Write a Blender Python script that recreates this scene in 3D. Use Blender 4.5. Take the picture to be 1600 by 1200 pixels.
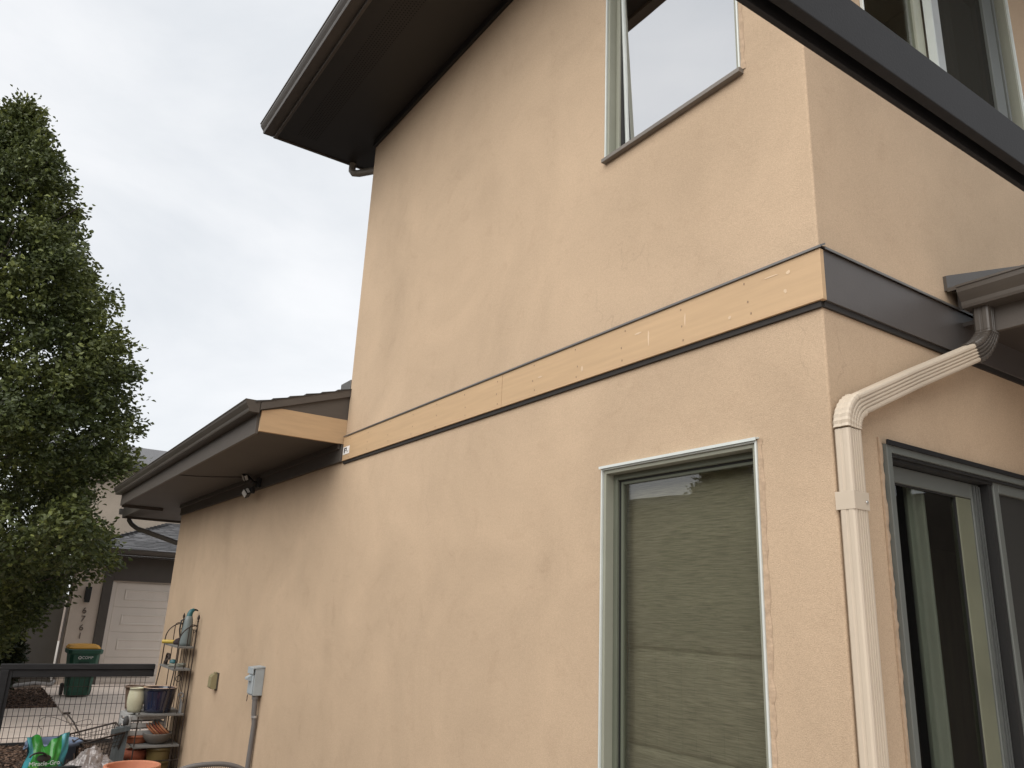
import bpy, bmesh, math, random
import numpy as np
from mathutils import Vector, Matrix
R = math.radians
S = bpy.context.scene
COL = S.collection
for o in list(bpy.data.objects):
    bpy.data.objects.remove(o)

# ------------------------------------------------------------------ camera, sky, sun, exposure
CAM = Vector((1.7552, -2.6315, 2.10))
YAW, PITCH, ROLL = R(146.6275), R(16.2588), R(2.5254)
fwd = Vector((math.cos(PITCH)*math.cos(YAW), math.cos(PITCH)*math.sin(YAW), math.sin(PITCH)))
rt = fwd.cross(Vector((0, 0, 1))).normalized(); up = rt.cross(fwd)
r2 = rt*math.cos(ROLL) + up*math.sin(ROLL); u2 = -rt*math.sin(ROLL) + up*math.cos(ROLL)
cd = bpy.data.cameras.new('camera'); cam = bpy.data.objects.new('camera', cd); COL.objects.link(cam)
cd.sensor_width = 36; cd.lens = 1221.786/1600*36; cd.clip_start = .05; cd.clip_end = 3000
cam.matrix_world = Matrix(((r2.x, u2.x, -fwd.x, CAM.x), (r2.y, u2.y, -fwd.y, CAM.y), (r2.z, u2.z, -fwd.z, CAM.z), (0, 0, 0, 1)))
S.camera = cam
SUN_EL, SUN_AZ = R(41), R(-73)            # azimuth measured from +x towards +y
w = bpy.data.worlds.new('World'); S.world = w; w.use_nodes = True
nt = w.node_tree; nt.nodes.clear(); N = nt.nodes.new; L = nt.links.new
out = N('ShaderNodeOutputWorld'); bg = N('ShaderNodeBackground'); L(bg.outputs[0], out.inputs[0])
sky = N('ShaderNodeTexSky'); sky.sky_type = 'NISHITA'; sky.sun_disc = False
sky.sun_elevation = SUN_EL; sky.sun_rotation = R(90) - SUN_AZ
bg.inputs[1].default_value = 0.1
tc = N('ShaderNodeTexCoord'); mp = N('ShaderNodeMapping'); mp.inputs['Scale'].default_value = (1.0, 1.0, 2.2)
L(tc.outputs['Generated'], mp.inputs[0])
n1 = N('ShaderNodeTexNoise'); n1.inputs['Scale'].default_value = 2.3; n1.inputs['Detail'].default_value = 7; n1.inputs['Roughness'].default_value = .55; n1.inputs['Distortion'].default_value = .35
L(mp.outputs[0], n1.inputs[0])
cr = N('ShaderNodeValToRGB'); L(n1.outputs[0], cr.inputs[0])
e = cr.color_ramp.elements
e[0].position = .36; e[0].color = (3.50, 3.61, 3.74, 1)      # thin grey-blue cloud
e[1].position = .66; e[1].color = (4.24, 4.27, 4.32, 1)        # white cloud
mx = N('ShaderNodeMix'); mx.data_type = 'RGBA'; mx.inputs[0].default_value = .94
L(sky.outputs[0], mx.inputs[6]); L(cr.outputs[0], mx.inputs[7]); L(mx.outputs[2], bg.inputs[0])
sl = bpy.data.lights.new('sun', 'SUN'); sl.energy = 1.5; sl.angle = R(75); sl.color = (1, .96, .9)
so = bpy.data.objects.new('sun', sl); COL.objects.link(so)
sd = Vector((math.cos(SUN_EL)*math.cos(SUN_AZ), math.cos(SUN_EL)*math.sin(SUN_AZ), math.sin(SUN_EL)))
so.rotation_euler = (-sd).to_track_quat('-Z', 'Y').to_euler(); so.location = (4, -8, 15)
V = S.view_settings; V.view_transform = 'Standard'; V.look = 'None'; V.gamma = 1; V.use_curve_mapping = False; V.exposure = 1.22
S.render.engine = 'CYCLES'; S.cycles.max_bounces = 8; S.cycles.transparent_max_bounces = 12
try: S.cycles.use_denoising = True
except Exception: pass

# ------------------------------------------------------------------ helpers
class MB:
    def __init__(s): s.v = []; s.f = []; s.sm = []
    def add(s, vs, fs, smooth=False):
        b = len(s.v); s.v += [tuple(x) for x in vs]
        for f in fs: s.f.append([i+b for i in f]); s.sm.append(smooth)
    def box(s, x0, x1, y0, y1, z0, z1, M=None):
        vs = [(x, y, z) for x in (x0, x1) for y in (y0, y1) for z in (z0, z1)]
        if M: vs = [tuple(M(*q)) for q in vs]
        s.add(vs, [(0, 1, 3, 2), (4, 6, 7, 5), (0, 4, 5, 1), (2, 3, 7, 6), (0, 2, 6, 4), (1, 5, 7, 3)])
    def prism(s, prof, a, b, fn, smooth=False, caps=True):
        """closed profile swept straight: fn(p, t) -> xyz, t in (a,b)"""
        n = len(prof); vs = [fn(p, a) for p in prof] + [fn(p, b) for p in prof]
        s.add(vs, [(i, (i+1) % n, n+(i+1) % n, n+i) for i in range(n)], smooth)
        if caps: s.add(vs[:n], [tuple(range(n))[::-1]]); s.add(vs[n:], [tuple(range(n))])
    def tube(s, pts, rad, n=8, caps=True, smooth=True, closed=False):
        pts = [Vector(p) for p in pts]; m = len(pts)
        if not hasattr(rad, '__len__'): rad = [rad]*m
        vs = []; pu = None
        for i, p in enumerate(pts):
            if closed: t = (pts[(i+1) % m]-pts[i-1]).normalized()
            else: t = (pts[min(i+1, m-1)]-pts[max(i-1, 0)]).normalized()
            if pu is None: pu = Vector((0, 0, 1)) if abs(t.z) < .9 else Vector((1, 0, 0))
            uu = (pu - t*pu.dot(t)).normalized(); pu = uu; vv = t.cross(uu)
            for k in range(n):
                a = 2*math.pi*k/n; vs.append(p + uu*math.cos(a)*rad[i] + vv*math.sin(a)*rad[i])
        fs = []
        for i in range(m if closed else m-1):
            j = (i+1) % m
            for k in range(n): fs.append((i*n+k, i*n+(k+1) % n, j*n+(k+1) % n, j*n+k))
        s.add(vs, fs, smooth)
        if caps and not closed:
            s.add(vs[:n], [tuple(range(n))[::-1]]); s.add(vs[-n:], [tuple(range(n))])
    def lathe(s, prof, n=28, c=(0, 0, 0), smooth=True, wob=None):
        vs = []
        for r_, z in prof:
            for k in range(n):
                a = 2*math.pi*k/n; q = r_*(1 if wob is None else 1+wob(a, z)); vs.append((c[0]+q*math.cos(a), c[1]+q*math.sin(a), c[2]+z))
        fs = [(i*n+k, i*n+(k+1) % n, (i+1)*n+(k+1) % n, (i+1)*n+k) for i in range(len(prof)-1) for k in range(n)]
        s.add(vs, fs, smooth)
    def build(s, name, m, parent=None, bevel=0, off=None, kind=None, segs=2):
        me = bpy.data.meshes.new(name)
        vs = s.v if off is None else [(a-off[0], b-off[1], c-off[2]) for a, b, c in s.v]
        me.from_pydata(vs, [], s.f); me.polygons.foreach_set('use_smooth', s.sm)
        bm = bmesh.new(); bm.from_mesh(me); bmesh.ops.recalc_face_normals(bm, faces=bm.faces); bm.to_mesh(me); bm.free()
        me.materials.append(m); o = bpy.data.objects.new(name, me); COL.objects.link(o)
        if parent is not None: o.parent = parent
        if bevel:
            b = o.modifiers.new('bevel', 'BEVEL'); b.width = bevel; b.segments = segs; b.limit_method = 'ANGLE'; b.angle_limit = R(40)
        if kind: o['kind'] = kind
        return o

def thing(name, label, cat, loc=(0, 0, 0), rz=0, group=None):
    o = bpy.data.objects.new(name, None); COL.objects.link(o); o.empty_display_size = .1
    o.location = loc; o.rotation_euler = (0, 0, rz); o['label'] = label; o['category'] = cat
    if group: o['group'] = group
    return o
def tag(o, label, cat, group=None):
    o['label'] = label; o['category'] = cat
    if group: o['group'] = group
    return o
def struct(o): o['kind'] = 'structure'; return o

MATS = {}
def mat(name, col, rough=.6, metal=0., var=.12, vscale=4., bump=0., bscale=120., spec=.5, coat=0., island=False, stretch=None, detail=4.):
    """procedural paint/fabric/stone: base colour broken up by noise, bump from a finer noise"""
    if name in MATS: return MATS[name]
    m = bpy.data.materials.new(name); m.use_nodes = True; t = m.node_tree; N = t.nodes.new; L = t.links.new
    b = t.nodes['Principled BSDF']; b.inputs['Roughness'].default_value = rough; b.inputs['Metallic'].default_value = metal
    b.inputs['Specular IOR Level'].default_value = spec
    if coat: b.inputs['Coat Weight'].default_value = coat
    tc = N('ShaderNodeTexCoord'); src = tc.outputs['Object']
    if stretch:
        mp = N('ShaderNodeMapping'); mp.inputs['Scale'].default_value = stretch; L(src, mp.inputs[0]); src = mp.outputs[0]
    n = N('ShaderNodeTexNoise'); n.inputs['Scale'].default_value = vscale; n.inputs['Detail'].default_value = detail; n.inputs['Roughness'].default_value = .6
    L(src, n.inputs[0])
    fac = n.outputs[0]
    if island:
        g = N('ShaderNodeNewGeometry'); ma = N('ShaderNodeMath'); ma.operation = 'ADD'; L(n.outputs[0], ma.inputs[0])
        mb = N('ShaderNodeMath'); mb.operation = 'MULTIPLY_ADD'; L(g.outputs['Random Per Island'], mb.inputs[0]); mb.inputs[1].default_value = 1.; mb.inputs[2].default_value = -.5
        L(mb.outputs[0], ma.inputs[1]); fac = ma.outputs[0]
    r = N('ShaderNodeValToRGB'); L(fac, r.inputs[0]); e = r.color_ramp.elements
    e[0].position = .25; e[1].position = .75
    e[0].color = tuple(c*(1-var) for c in col)+(1,); e[1].color = tuple(min(1, c*(1+var)) for c in col)+(1,)
    L(r.outputs[0], b.inputs['Base Color'])
    if bump:
        n2 = N('ShaderNodeTexNoise'); n2.inputs['Scale'].default_value = bscale; n2.inputs['Detail'].default_value = 3; L(src, n2.inputs[0])
        bp = N('ShaderNodeBump'); bp.inputs['Strength'].default_value = bump; bp.inputs['Distance'].default_value = .004
        L(n2.outputs[0], bp.inputs['Height']); L(bp.outputs[0], b.inputs['Normal'])
    MATS[name] = m; return m

def stucco(name, col, crack=True):
    m = bpy.data.materials.new(name); m.use_nodes = True; t = m.node_tree; N = t.nodes.new; L = t.links.new
    b = t.nodes['Principled BSDF']; b.inputs['Roughness'].default_value = .92; b.inputs['Specular IOR Level'].default_value = .2
    tc = N('ShaderNodeTexCoord'); P = tc.outputs['Object']
    def noise(sc, det=4, ro=.6, dist=0, vec=P):
        n = N('ShaderNodeTexNoise'); n.inputs['Scale'].default_value = sc; n.inputs['Detail'].default_value = det
        n.inputs['Roughness'].default_value = ro; n.inputs['Distortion'].default_value = dist; L(vec, n.inputs[0]); return n.outputs[0]
    def ramp(f, p0, c0, p1, c1):
        r = N('ShaderNodeValToRGB'); L(f, r.inputs[0]); e = r.color_ramp.elements
        e[0].position = p0; e[0].color = c0; e[1].position = p1; e[1].color = c1; return r.outputs[0]
    def mul(a, bb, fac=1.):
        x = N('ShaderNodeMix'); x.data_type = 'RGBA'; x.blend_type = 'MULTIPLY'; x.inputs[0].default_value = fac; L(a, x.inputs[6]); L(bb, x.inputs[7]); return x.outputs[2]
    base = ramp(noise(.9, 6, .62, .6), .3, tuple(c*.885 for c in col)+(1,), .7, tuple(c*1.07 for c in col)+(1,))
    mps = N('ShaderNodeMapping'); mps.inputs['Scale'].default_value = (3.5, 3.5, .35); L(P, mps.inputs[0])      # faint run-off streaks
    base = mul(base, ramp(noise(1.0, 5, .6, .2, mps.outputs[0]), .35, (.982, .98, .977, 1), .6, (1, 1, 1, 1)))
    base = mul(base, ramp(noise(60, 3, .7), .3, (.94, .94, .94, 1), .65, (1.03, 1.03, 1.03, 1)))
    base = mul(base, ramp(noise(190, 2, .6), .34, (.88, .875, .87, 1), .6, (1.05, 1.05, 1.05, 1)))
    base = mul(base, ramp(noise(5.5, 5, .65, 1.0), .28, (.945, .935, .93, 1), .45, (1, 1, 1, 1)))
    if crack:
        wa = N('ShaderNodeVectorMath'); wa.operation = 'MULTIPLY_ADD'; nn = N('ShaderNodeTexNoise'); nn.inputs['Scale'].default_value = 5; nn.inputs['Detail'].default_value = 5; L(P, nn.inputs[0])
        L(nn.outputs['Color'], wa.inputs[0]); wa.inputs[1].default_value = (.28, .28, .28); L(P, wa.inputs[2])
        vo = N('ShaderNodeTexVoronoi'); vo.feature = 'DISTANCE_TO_EDGE'; vo.inputs['Scale'].default_value = .75; L(wa.outputs[0], vo.inputs[0])
        line = ramp(vo.outputs['Distance'], .0012, (1, 1, 1, 1), .0032, (0, 0, 0, 1))
        mask = ramp(noise(1.1, 2, .5), .58, (0, 0, 0, 1), .63, (1, 1, 1, 1))
        lm = mul(line, mask)
        x = N('ShaderNodeMix'); x.data_type = 'RGBA'; x.blend_type = 'MIX'; rgb = N('ShaderNodeMath'); rgb.operation = 'MULTIPLY'; L(lm, rgb.inputs[0]); rgb.inputs[1].default_value = .22
        L(rgb.outputs[0], x.inputs[0]); L(base, x.inputs[6]); x.inputs[7].default_value = tuple(c*.5 for c in col)+(1,); base = x.outputs[2]
    L(base, b.inputs['Base Color'])
    h1 = noise(210, 4, .7); h2 = noise(9, 4, .6, .5); h3 = noise(1.6, 3, .5)
    a = N('ShaderNodeMath'); a.operation = 'MULTIPLY_ADD'; L(h2, a.inputs[0]); a.inputs[1].default_value = 1.0; L(h1, a.inputs[2])
    a2 = N('ShaderNodeMath'); a2.operation = 'MULTIPLY_ADD'; L(h3, a2.inputs[0]); a2.inputs[1].default_value = 4.; L(a.outputs[0], a2.inputs[2])
    bp = N('ShaderNodeBump'); bp.inputs['Strength'].default_value = .55; bp.inputs['Distance'].default_value = .005
    L(a2.outputs[0], bp.inputs['Height']); L(bp.outputs[0], b.inputs['Normal'])
    MATS[name] = m; return m

def glass(name, refl, tint=(.8, .84, .8), rough=0.):
    """window pane: mirror reflection rising with angle over a see-through pane; refl is the coating's reflectance face on"""
    m = bpy.data.materials.new(name); m.use_nodes = True; t = m.node_tree; t.nodes.clear(); N = t.nodes.new; L = t.links.new
    o = N('ShaderNodeOutputMaterial'); mix = N('ShaderNodeMixShader'); tr = N('ShaderNodeBsdfTransparent'); gl = N('ShaderNodeBsdfGlossy')
    tr.inputs[0].default_value = tint+(1,); gl.inputs['Roughness'].default_value = rough
    lw = N('ShaderNodeLayerWeight'); lw.inputs['Blend'].default_value = .5
    r = N('ShaderNodeMapRange'); L(lw.outputs['Facing'], r.inputs[0]); r.inputs[3].default_value = refl
    p = N('ShaderNodeMath'); p.operation = 'POWER'; L(lw.outputs['Facing'], p.inputs[0]); p.inputs[1].default_value = 4
    L(p.outputs[0], r.inputs[0]); r.inputs[4].default_value = 1
    tc = N('ShaderNodeTexCoord'); n = N('ShaderNodeTexNoise'); n.inputs['Scale'].default_value = 1.3; L(tc.outputs['Object'], n.inputs[0])
    bp = N('ShaderNodeBump'); bp.inputs['Strength'].default_value = .12; bp.inputs['Distance'].default_value = .01; L(n.outputs[0], bp.inputs['Height']); L(bp.outputs[0], gl.inputs['Normal'])
    L(r.outputs[0], mix.inputs[0]); L(tr.outputs[0], mix.inputs[1]); L(gl.outputs[0], mix.inputs[2]); L(mix.outputs[0], o.inputs[0])
    MATS[name] = m; return m

STUCCO = stucco('tan_stucco', (.530, .399, .278))
STUCCO_B = stucco('pale_stucco', (.54, .46, .375), False)
BROWN = mat('brown_painted_metal', (.070, .060, .051), .42, 0, .10, 3, .05, 60)
BROWN_TRIM = mat('brown_painted_board', (.085, .073, .063), .55, 0, .10, 5, .15, 90, stretch=(1, 1, 4))
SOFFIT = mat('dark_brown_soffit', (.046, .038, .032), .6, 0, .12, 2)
PRIMED = mat('primed_board', (.50, .343, .198), .62, 0, .09, 3.5, .15, 70, stretch=(.5, 1, 9), detail=9)
FLASH = mat('grey_flashing', (.16, .155, .15), .45, .4, .15, 6)
FRAME = mat('sage_grey_frame', (.27, .275, .222), .55, 0, .05, 4)
FRAME_D = mat('slate_grey_frame', (.115, .124, .115), .42, 0, .06, 4)
WHITE_EDGE = mat('pale_metal_edge', (.62, .66, .64), .38, .1, .05, 8)
SEAL = mat('black_gasket', (.012, .012, .012), .6)
BEIGE = mat('beige_painted_metal', (.53, .452, .358), .5, 0, .09, 4, .08, 40, stretch=(1, 1, .4), detail=7)
CAULK = mat('raw_stucco_edge', (.42, .31, .215), .9, 0, .25, 30, .6, 90)
BLACKST = mat('black_painted_steel', (.0135, .0135, .0145), .62, 0, .12, 6, .1, 160, spec=.3)
ROOFING = mat('grey_shingle', (.115, .115, .12), .92, 0, .25, 30, .6, 200, island=True)
ROOFDARK = mat('dark_shingle', (.05, .045, .042), .9, 0, .25, 30, .6, 200, island=True)
INTER = mat('interior_paint', (.78, .72, .62), .8, 0, .04, 1)
DARKIN = mat('dark_interior', (.10, .09, .075), .85, 0, .1, 1)
G_LOW = glass('tinted_glass', .10, (.80, .80, .76))
G_UP = glass('mirror_coated_glass', .88, (.7, .72, .72))
G_DOOR = glass('door_glass', .045, (.62, .64, .60))
G_R = glass('upper_door_glass', .05, (.80, .82, .78))

def wall_grid(mb, u0, u1, z0, z1, holes, M, thick=.2):
    us = sorted({u0, u1, *[h[0] for h in holes], *[h[1] for h in holes]}); zs = sorted({z0, z1, *[h[2] for h in holes], *[h[3] for h in holes]})
    def inh(a, b): return any(h[0] <= a < h[1] and h[2] <= b < h[3] for h in holes)
    for d in (0, thick):
        for i in range(len(us)-1):
            for j in range(len(zs)-1):
                if inh((us[i]+us[i+1])/2, (zs[j]+zs[j+1])/2): continue
                mb.add([M(us[i], d, zs[j]), M(us[i+1], d, zs[j]), M(us[i+1], d, zs[j+1]), M(us[i], d, zs[j+1])], [(0, 1, 2, 3)])
    for a, b, c, e in holes:
        for p, q in (((a, c), (b, c)), ((b, c), (b, e)), ((b, e), (a, e)), ((a, e), (a, c))):
            mb.add([M(p[0], 0, p[1]), M(q[0], 0, q[1]), M(q[0], thick, q[1]), M(p[0], thick, p[1])], [(0, 1, 2, 3)])
    for p, q in (((u0, z0), (u1, z0)), ((u1, z0), (u1, z1)), ((u1, z1), (u0, z1)), ((u0, z1), (u0, z0))):
        mb.add([M(p[0], 0, p[1]), M(q[0], 0, q[1]), M(q[0], thick, q[1]), M(p[0], thick, p[1])], [(0, 1, 2, 3)])
def SIDE(u, d, z): return (u, d, z)            # side wall, outer face y = 0
def REAR(u, d, z): return (-d, u, z)           # rear wall, outer face x = 0
def ring(mb, M, u0, u1, z0, z1, w, d0, d1):    # four bars butted round an opening
    mb.box(u0, u0+w, d0, d1, z0, z1, M); mb.box(u1-w, u1, d0, d1, z0, z1, M)
    mb.box(u0+w, u1-w, d0, d1, z1-w, z1, M); mb.box(u0+w, u1-w, d0, d1, z0, z0+w, M)

# ------------------------------------------------------------------ ground
m = MB(); m.add([(-400, -400, 0), (400, -400, 0), (400, 400, 0), (-400, 400, 0)], [(0, 1, 2, 3)])
GROUND = mat('mulch_soil', (.12, .085, .062), .95, 0, .4, 9, .8, 60)
struct(m.build('ground', GROUND))
CONC = mat('pale_concrete', (.68, .575, .50), .9, 0, .1, 2.5, .25, 120)
drive = MB(); drive.box(-40, -12.05, -.78, 14, -.1, .010)
drive = struct(drive.build('driveway', mat('concrete_base', (.30, .27, .24), .95)))
def slab(x0, x1, y0, y1):
    q = MB(); q.box(x0+.006, x1-.006, y0+.006, y1-.006, -.05, .035+random.uniform(-.003, .003)); return q.build('slab', CONC, drive, .012)
random.seed(3)
for x0, x1 in ((-13.6, -12.05), (-16.0, -13.6), (-18.4, -16.0), (-20.45, -18.4)):
    for y0, y1 in ((-.78, 1.6), (1.6, 4.2), (4.2, 7)): slab(x0, x1, y0, y1)
walk = MB(); walk.box(-16.0, -12.05, -14, -.785, -.1, .008); walk = struct(walk.build('pavement', MATS['concrete_base']))
for x0, x1 in ((-13.6, -12.05), (-16.0, -13.6)):
    for k in range(4):
        q = MB(); q.box(x0+.006, x1-.006, -.79-1.5*(k+1)+.006, -.79-1.5*k-.006, -.05, .034); q.build('slab', CONC, walk, .012)
patio = MB(); patio.box(.05, 9, -4.8, 9, -.1, .012); patio = struct(patio.build('patio', MATS['concrete_base']))  # unseen patio, added for the pale light it bounces upward
for i in range(4):
    for j in range(6):
        q = MB(); q.box(.056+2.2*i, .05+2.2*(i+1)-.006, -4.79+2.3*j, -4.8+2.3*(j+1)-.004, -.05, .036); q.build('slab', CONC, patio, .012)
def chips(name, n, x0, x1, y0, y1, zf, m_, seed):
    rng = np.random.default_rng(seed); mb = MB()
    for i in range(n):
        x = rng.uniform(x0, x1); y = rng.uniform(y0, y1); a = rng.uniform(0, 6.28); l = rng.uniform(.02, .055); ww = rng.uniform(.006, .016); tl = rng.uniform(-.5, .5)
        z = zf + rng.uniform(0, .025); ca, sa = math.cos(a), math.sin(a)
        vs = [(x+ca*l*s1-sa*ww*s2, y+sa*l*s1+ca*ww*s2, z+tl*l*s1+.006*s3) for s1 in (-1, 1) for s2 in (-1, 1) for s3 in (-1, 1)]
        mb.add(vs, [(0, 1, 3, 2), (4, 6, 7, 5), (0, 4, 5, 1), (2, 3, 7, 6), (1, 5, 7, 3)])
    return mb.build(name, m_, None, kind='stuff')
MULCH = mat('wood_chips', (.10, .062, .042), .95, 0, .65, 20, .3, 90, island=True)
chips('mulch', 5200, -19.4, -16.02, -3.2, -.80, .02, MULCH, 1)
o = chips('mulch', 5200, -12.03, -8.3, -2.4, -.75, .01, MULCH, 2)
GRAVEL = mat('pale_gravel', (.30, .25, .20), .95, 0, .5, 20, .3, 90, island=True)

# ------------------------------------------------------------------ the house
house = thing('house', 'two-storey tan stucco house with dark brown eaves filling the view', 'house')
LW = (-1.335, -.352, .62, 2.828)      # lower side window
UW = (-1.334, -.346, 4.672, 6.15)     # upper side window
DR = (.33, 2.15, .36, 2.822)          # sliding door
RW = (.50, 2.20, 4.672, 6.12)         # upper rear window
CB = .010
mb = MB(); wall_grid(mb, -11.65, -CB, -.05, 3.46, [LW], SIDE); mb.build('wall', STUCCO, house)
mb = MB(); wall_grid(mb, -4.98, -CB, 3.46, 6.78, [UW], SIDE); mb.build('wall', STUCCO, house)
mb = MB(); wall_grid(mb, CB, 9, -.05, 6.78, [DR, RW], REAR); mb.build('wall', STUCCO, house)
mb = MB()                                # rounded plaster corner bead
prof = [(-CB, 0)] + [(-CB+CB*math.sin(a), CB-CB*math.cos(a)) for a in (R(15), R(30), R(45), R(60), R(75))] + [(0, CB), (-.19, CB), (-.19, .19), (-CB, .19)]
mb.prism(prof, -.05, 6.78, lambda p, t: (p[0], p[1], t)); mb.build('wall', STUCCO, house)
mb = MB(); mb.box(-4.98, -4.78, .2, .45, 3.4, 6.78); mb.box(-4.98, -4.78, .45, 2.2, 3.4, 3.7); mb.box(-4.98, -4.78, .45, 2.2, 6.45, 6.78); mb.box(-4.98, -4.78, 2.2, 9, 3.4, 6.78); mb.box(-11.65, -11.45, .2, 9, -.05, 3.6); mb.box(-11.45, -.2, 8.8, 9, -.05, 6.7); mb.build('wall', STUCCO, house)  # gap in the hidden side wall added to let daylight into the upper room
# storey floor, rooms and partitions inside (seen through the panes)
mb = MB(); mb.box(-4.78, -.2, .2, 8.8, 3.30, 3.42); mb.build('floor', INTER, house)
mb = MB(); mb.box(-4.78, -2.8, .2, 8.8, 6.5, 6.6); mb.box(-1.3, -.2, .2, 8.8, 6.5, 6.6); mb.box(-2.8, -1.3, 2.1, 8.8, 6.5, 6.6); mb.box(-2.8, -1.3, .2, .5, 6.5, 6.6); mb.build('ceiling', INTER, house)
mb = MB(); mb.box(-1.9, -.205, 1.86, 1.92, 4.3, 6.10); mb.box(-1.9, -.205, .40, 1.92, 6.101, 6.16); mb.box(-1.96, -1.901, .40, 1.92, 4.3, 6.16); mb.build('partition', INTER, house)
mb = MB(); mb.box(-4.6, -.2, 2.6, 2.7, 0, 3.3); mb.box(-3.4, -3.3, .2, 2.6, 0, 3.3); mb.box(-4.6, -.2, .2, 2.6, .2, .3); mb.build('partition', DARKIN, house)

# trim band: new primed boards on the side, painted board on the rear
mb = MB(); mb.box(-4.955, -2.32, -.025, 0, 3.352, 3.574); mb.build('band_board', PRIMED, house, .002)['label'] = 'bare primed tan board on the side wall'
mb = MB(); mb.box(-2.316, .023, -.025, 0, 3.352, 3.574); mb.build('band_board', PRIMED, house, .002)['label'] = 'bare primed tan board running to the corner'
mb = MB(); mb.box(0.0005, .0215, .0005, 5.0, 3.352, 3.574); mb.build('band_board', mat('grey_brown_painted_board', (.082, .074, .070), .5, 0, .08, 4, .1, 80), house, .002)['label'] = 'dark brown painted band board on the rear wall'
mb = MB()
mb.prism([(0, 3.60), (-.034, 3.583), (-.034, 3.573), (-.030, 3.573), (-.030, 3.578), (0, 3.592)], -4.955, .034, lambda p, t: (t, p[0], p[1]))
mb.prism([(0, 3.60), (.034, 3.583), (.034, 3.573), (.030, 3.573), (.030, 3.578), (0, 3.592)], -.001, 5.0, lambda p, t: (p[0], t, p[1]))
mb.build('flashing', FLASH, house)
mb = MB(); mb.box(-4.955, .004, -.014, 0, 3.327, 3.352); mb.box(0.0, .012, .001, 5.0, 3.327, 3.352); mb.build('shadow_strip', mat('shadow_gap_dark', (.02, .017, .015), .7), house)  # dark strip stands in for the shadow gap under the band
nails = MB(); random.seed(7)
for x in np.arange(-4.8, 0, .405):
    for z in (3.385, 3.45, 3.54):
        xx = x + random.uniform(-.02, .02); zz = z + random.uniform(-.012, .012)
        nails.box(xx-.003, xx+.003, -.0266, -.0252, zz-.005, zz+.004)
nails.build('nail', mat('nail_heads', (.26, .18, .115), .5), house, kind='stuff')
putty = MB()
for x, z, a, b in ((-1.05, 3.50, .035, .006), (-.97, 3.45, .006, .05), (-.72, 3.48, .005, .04), (-.22, 3.53, .05, .004), (-1.5, 3.42, .012, .02), (-.13, 3.52, .012, .01), (-.15, 3.44, .010, .01), (-1.9, 3.46, .03, .005), (-.45, 3.41, .012, .008)):
    pr = [(x+a*math.cos(t)*random.uniform(.6, 1.1), z+b*math.sin(t)*random.uniform(.6, 1.1)) for t in np.linspace(0, 2*math.pi, 10)[:-1]]
    putty.prism(pr, -.0262, -.0252, lambda p, t: (p[0], t, p[1]))
putty.build('filler', mat('filler_smear', (.62, .47, .32), .8), house, kind='stuff')

# windows in the side wall
def side_window(W, glz, shade_m, up):
    u0, u1, z0, z1 = W
    f = MB(); ring(f, SIDE, u0+.004, u1-.004, z0+.004, z1-.004, .018, -.004, .070)                # deep liner of the opening
    fr = f.build('window', FRAME, house, .002)
    f = MB(); ring(f, SIDE, u0-.006, u1+.006, z0-.006, z1+.006, .009, -.016, -.001); f.build('trim', WHITE_EDGE, fr, .002)
    f = MB(); ring(f, SIDE, u0+.0215, u1-.0215, z0+.0215, z1-.0215, .030, .048, .098); f.build('sash', FRAME if up else OLIVE, fr, .003)
    f = MB(); ring(f, SIDE, u0+.051, u1-.051, z0+.051, z1-.051, .007, .062, .092); f.build('gasket', SEAL, fr)
    f = MB(); tl_ = .026 if up else 0.; TILT = lambda u, d, z: (u, d+tl_*(1-2*(z-z0)/(z1-z0)), z); ring(f, TILT, u0+.0575, u1-.0575, z0+.0575, z1-.0575, .016, .068, .095); f.build('bead', WHITE_EDGE if up else OLIVE, fr, .002)
    f = MB(); f.box(u0+.073, u1-.073, .078, .084, z0+.073, z1-.073, TILT); f.build('pane', glz, fr)
    f = MB(); nn = 140
    for i in range(nn):                                                    # roller shade, hanging with slight ripples
        za = z0+.02+(z1-z0-.04)*i/nn; zb = z0+.02+(z1-z0-.04)*(i+1)/nn
        g = lambda z: .135+.004*math.sin(z*7.1)+.0025*math.sin(z*17)+.007*math.exp(-((z-1.95)/.018)**2)+.007*math.exp(-((z-1.52)/.015)**2)
        f.add([(u0+.03, g(za), za), (u1-.03, g(za)+.004, za), (u1-.03, g(zb)+.004, zb), (u0+.03, g(zb), zb)], [(0, 1, 2, 3)], True)
    f.build('roller_shade', shade_m, fr)
    f = MB(); f.box(u0+.02, u1-.02, .20, .23, z0, z1, SIDE); f.build('backing', DARKIN, fr)
    return fr
OLIVE = mat('dark_olive_sash', (.105, .115, .085), .55, 0, .06, 5)
SHADE = mat('woven_shade', (.40, .385, .325), .9, 0, .48, 6, .08, 200, stretch=(1.6, 1, 46), detail=8)
WSH = mat('white_shade', (.75, .74, .70), .9, 0, .05, 5)
w1 = side_window(LW, G_LOW, SHADE, False); w2 = side_window(UW, G_UP, WSH, True)
mb = MB(); mb.prism([(0, 2.849), (-.026, 2.845), (-.026, 2.832), (-.022, 2.832), (-.022, 2.838), (0, 2.841)], LW[0]-.012, LW[1]+.012, lambda p, t: (t, p[0], p[1])); mb.build('head_flashing', WHITE_EDGE, w1)
mb = MB(); mb.prism([(0, 4.668), (-.034, 4.664), (-.034, 4.640), (0, 4.640)], UW[0]-.012, UW[1]+.016, lambda p, t: (t, p[0], p[1])); mb.build('sill', mat('dull_bronze', (.17, .15, .13), .5), w2, .002)
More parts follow.
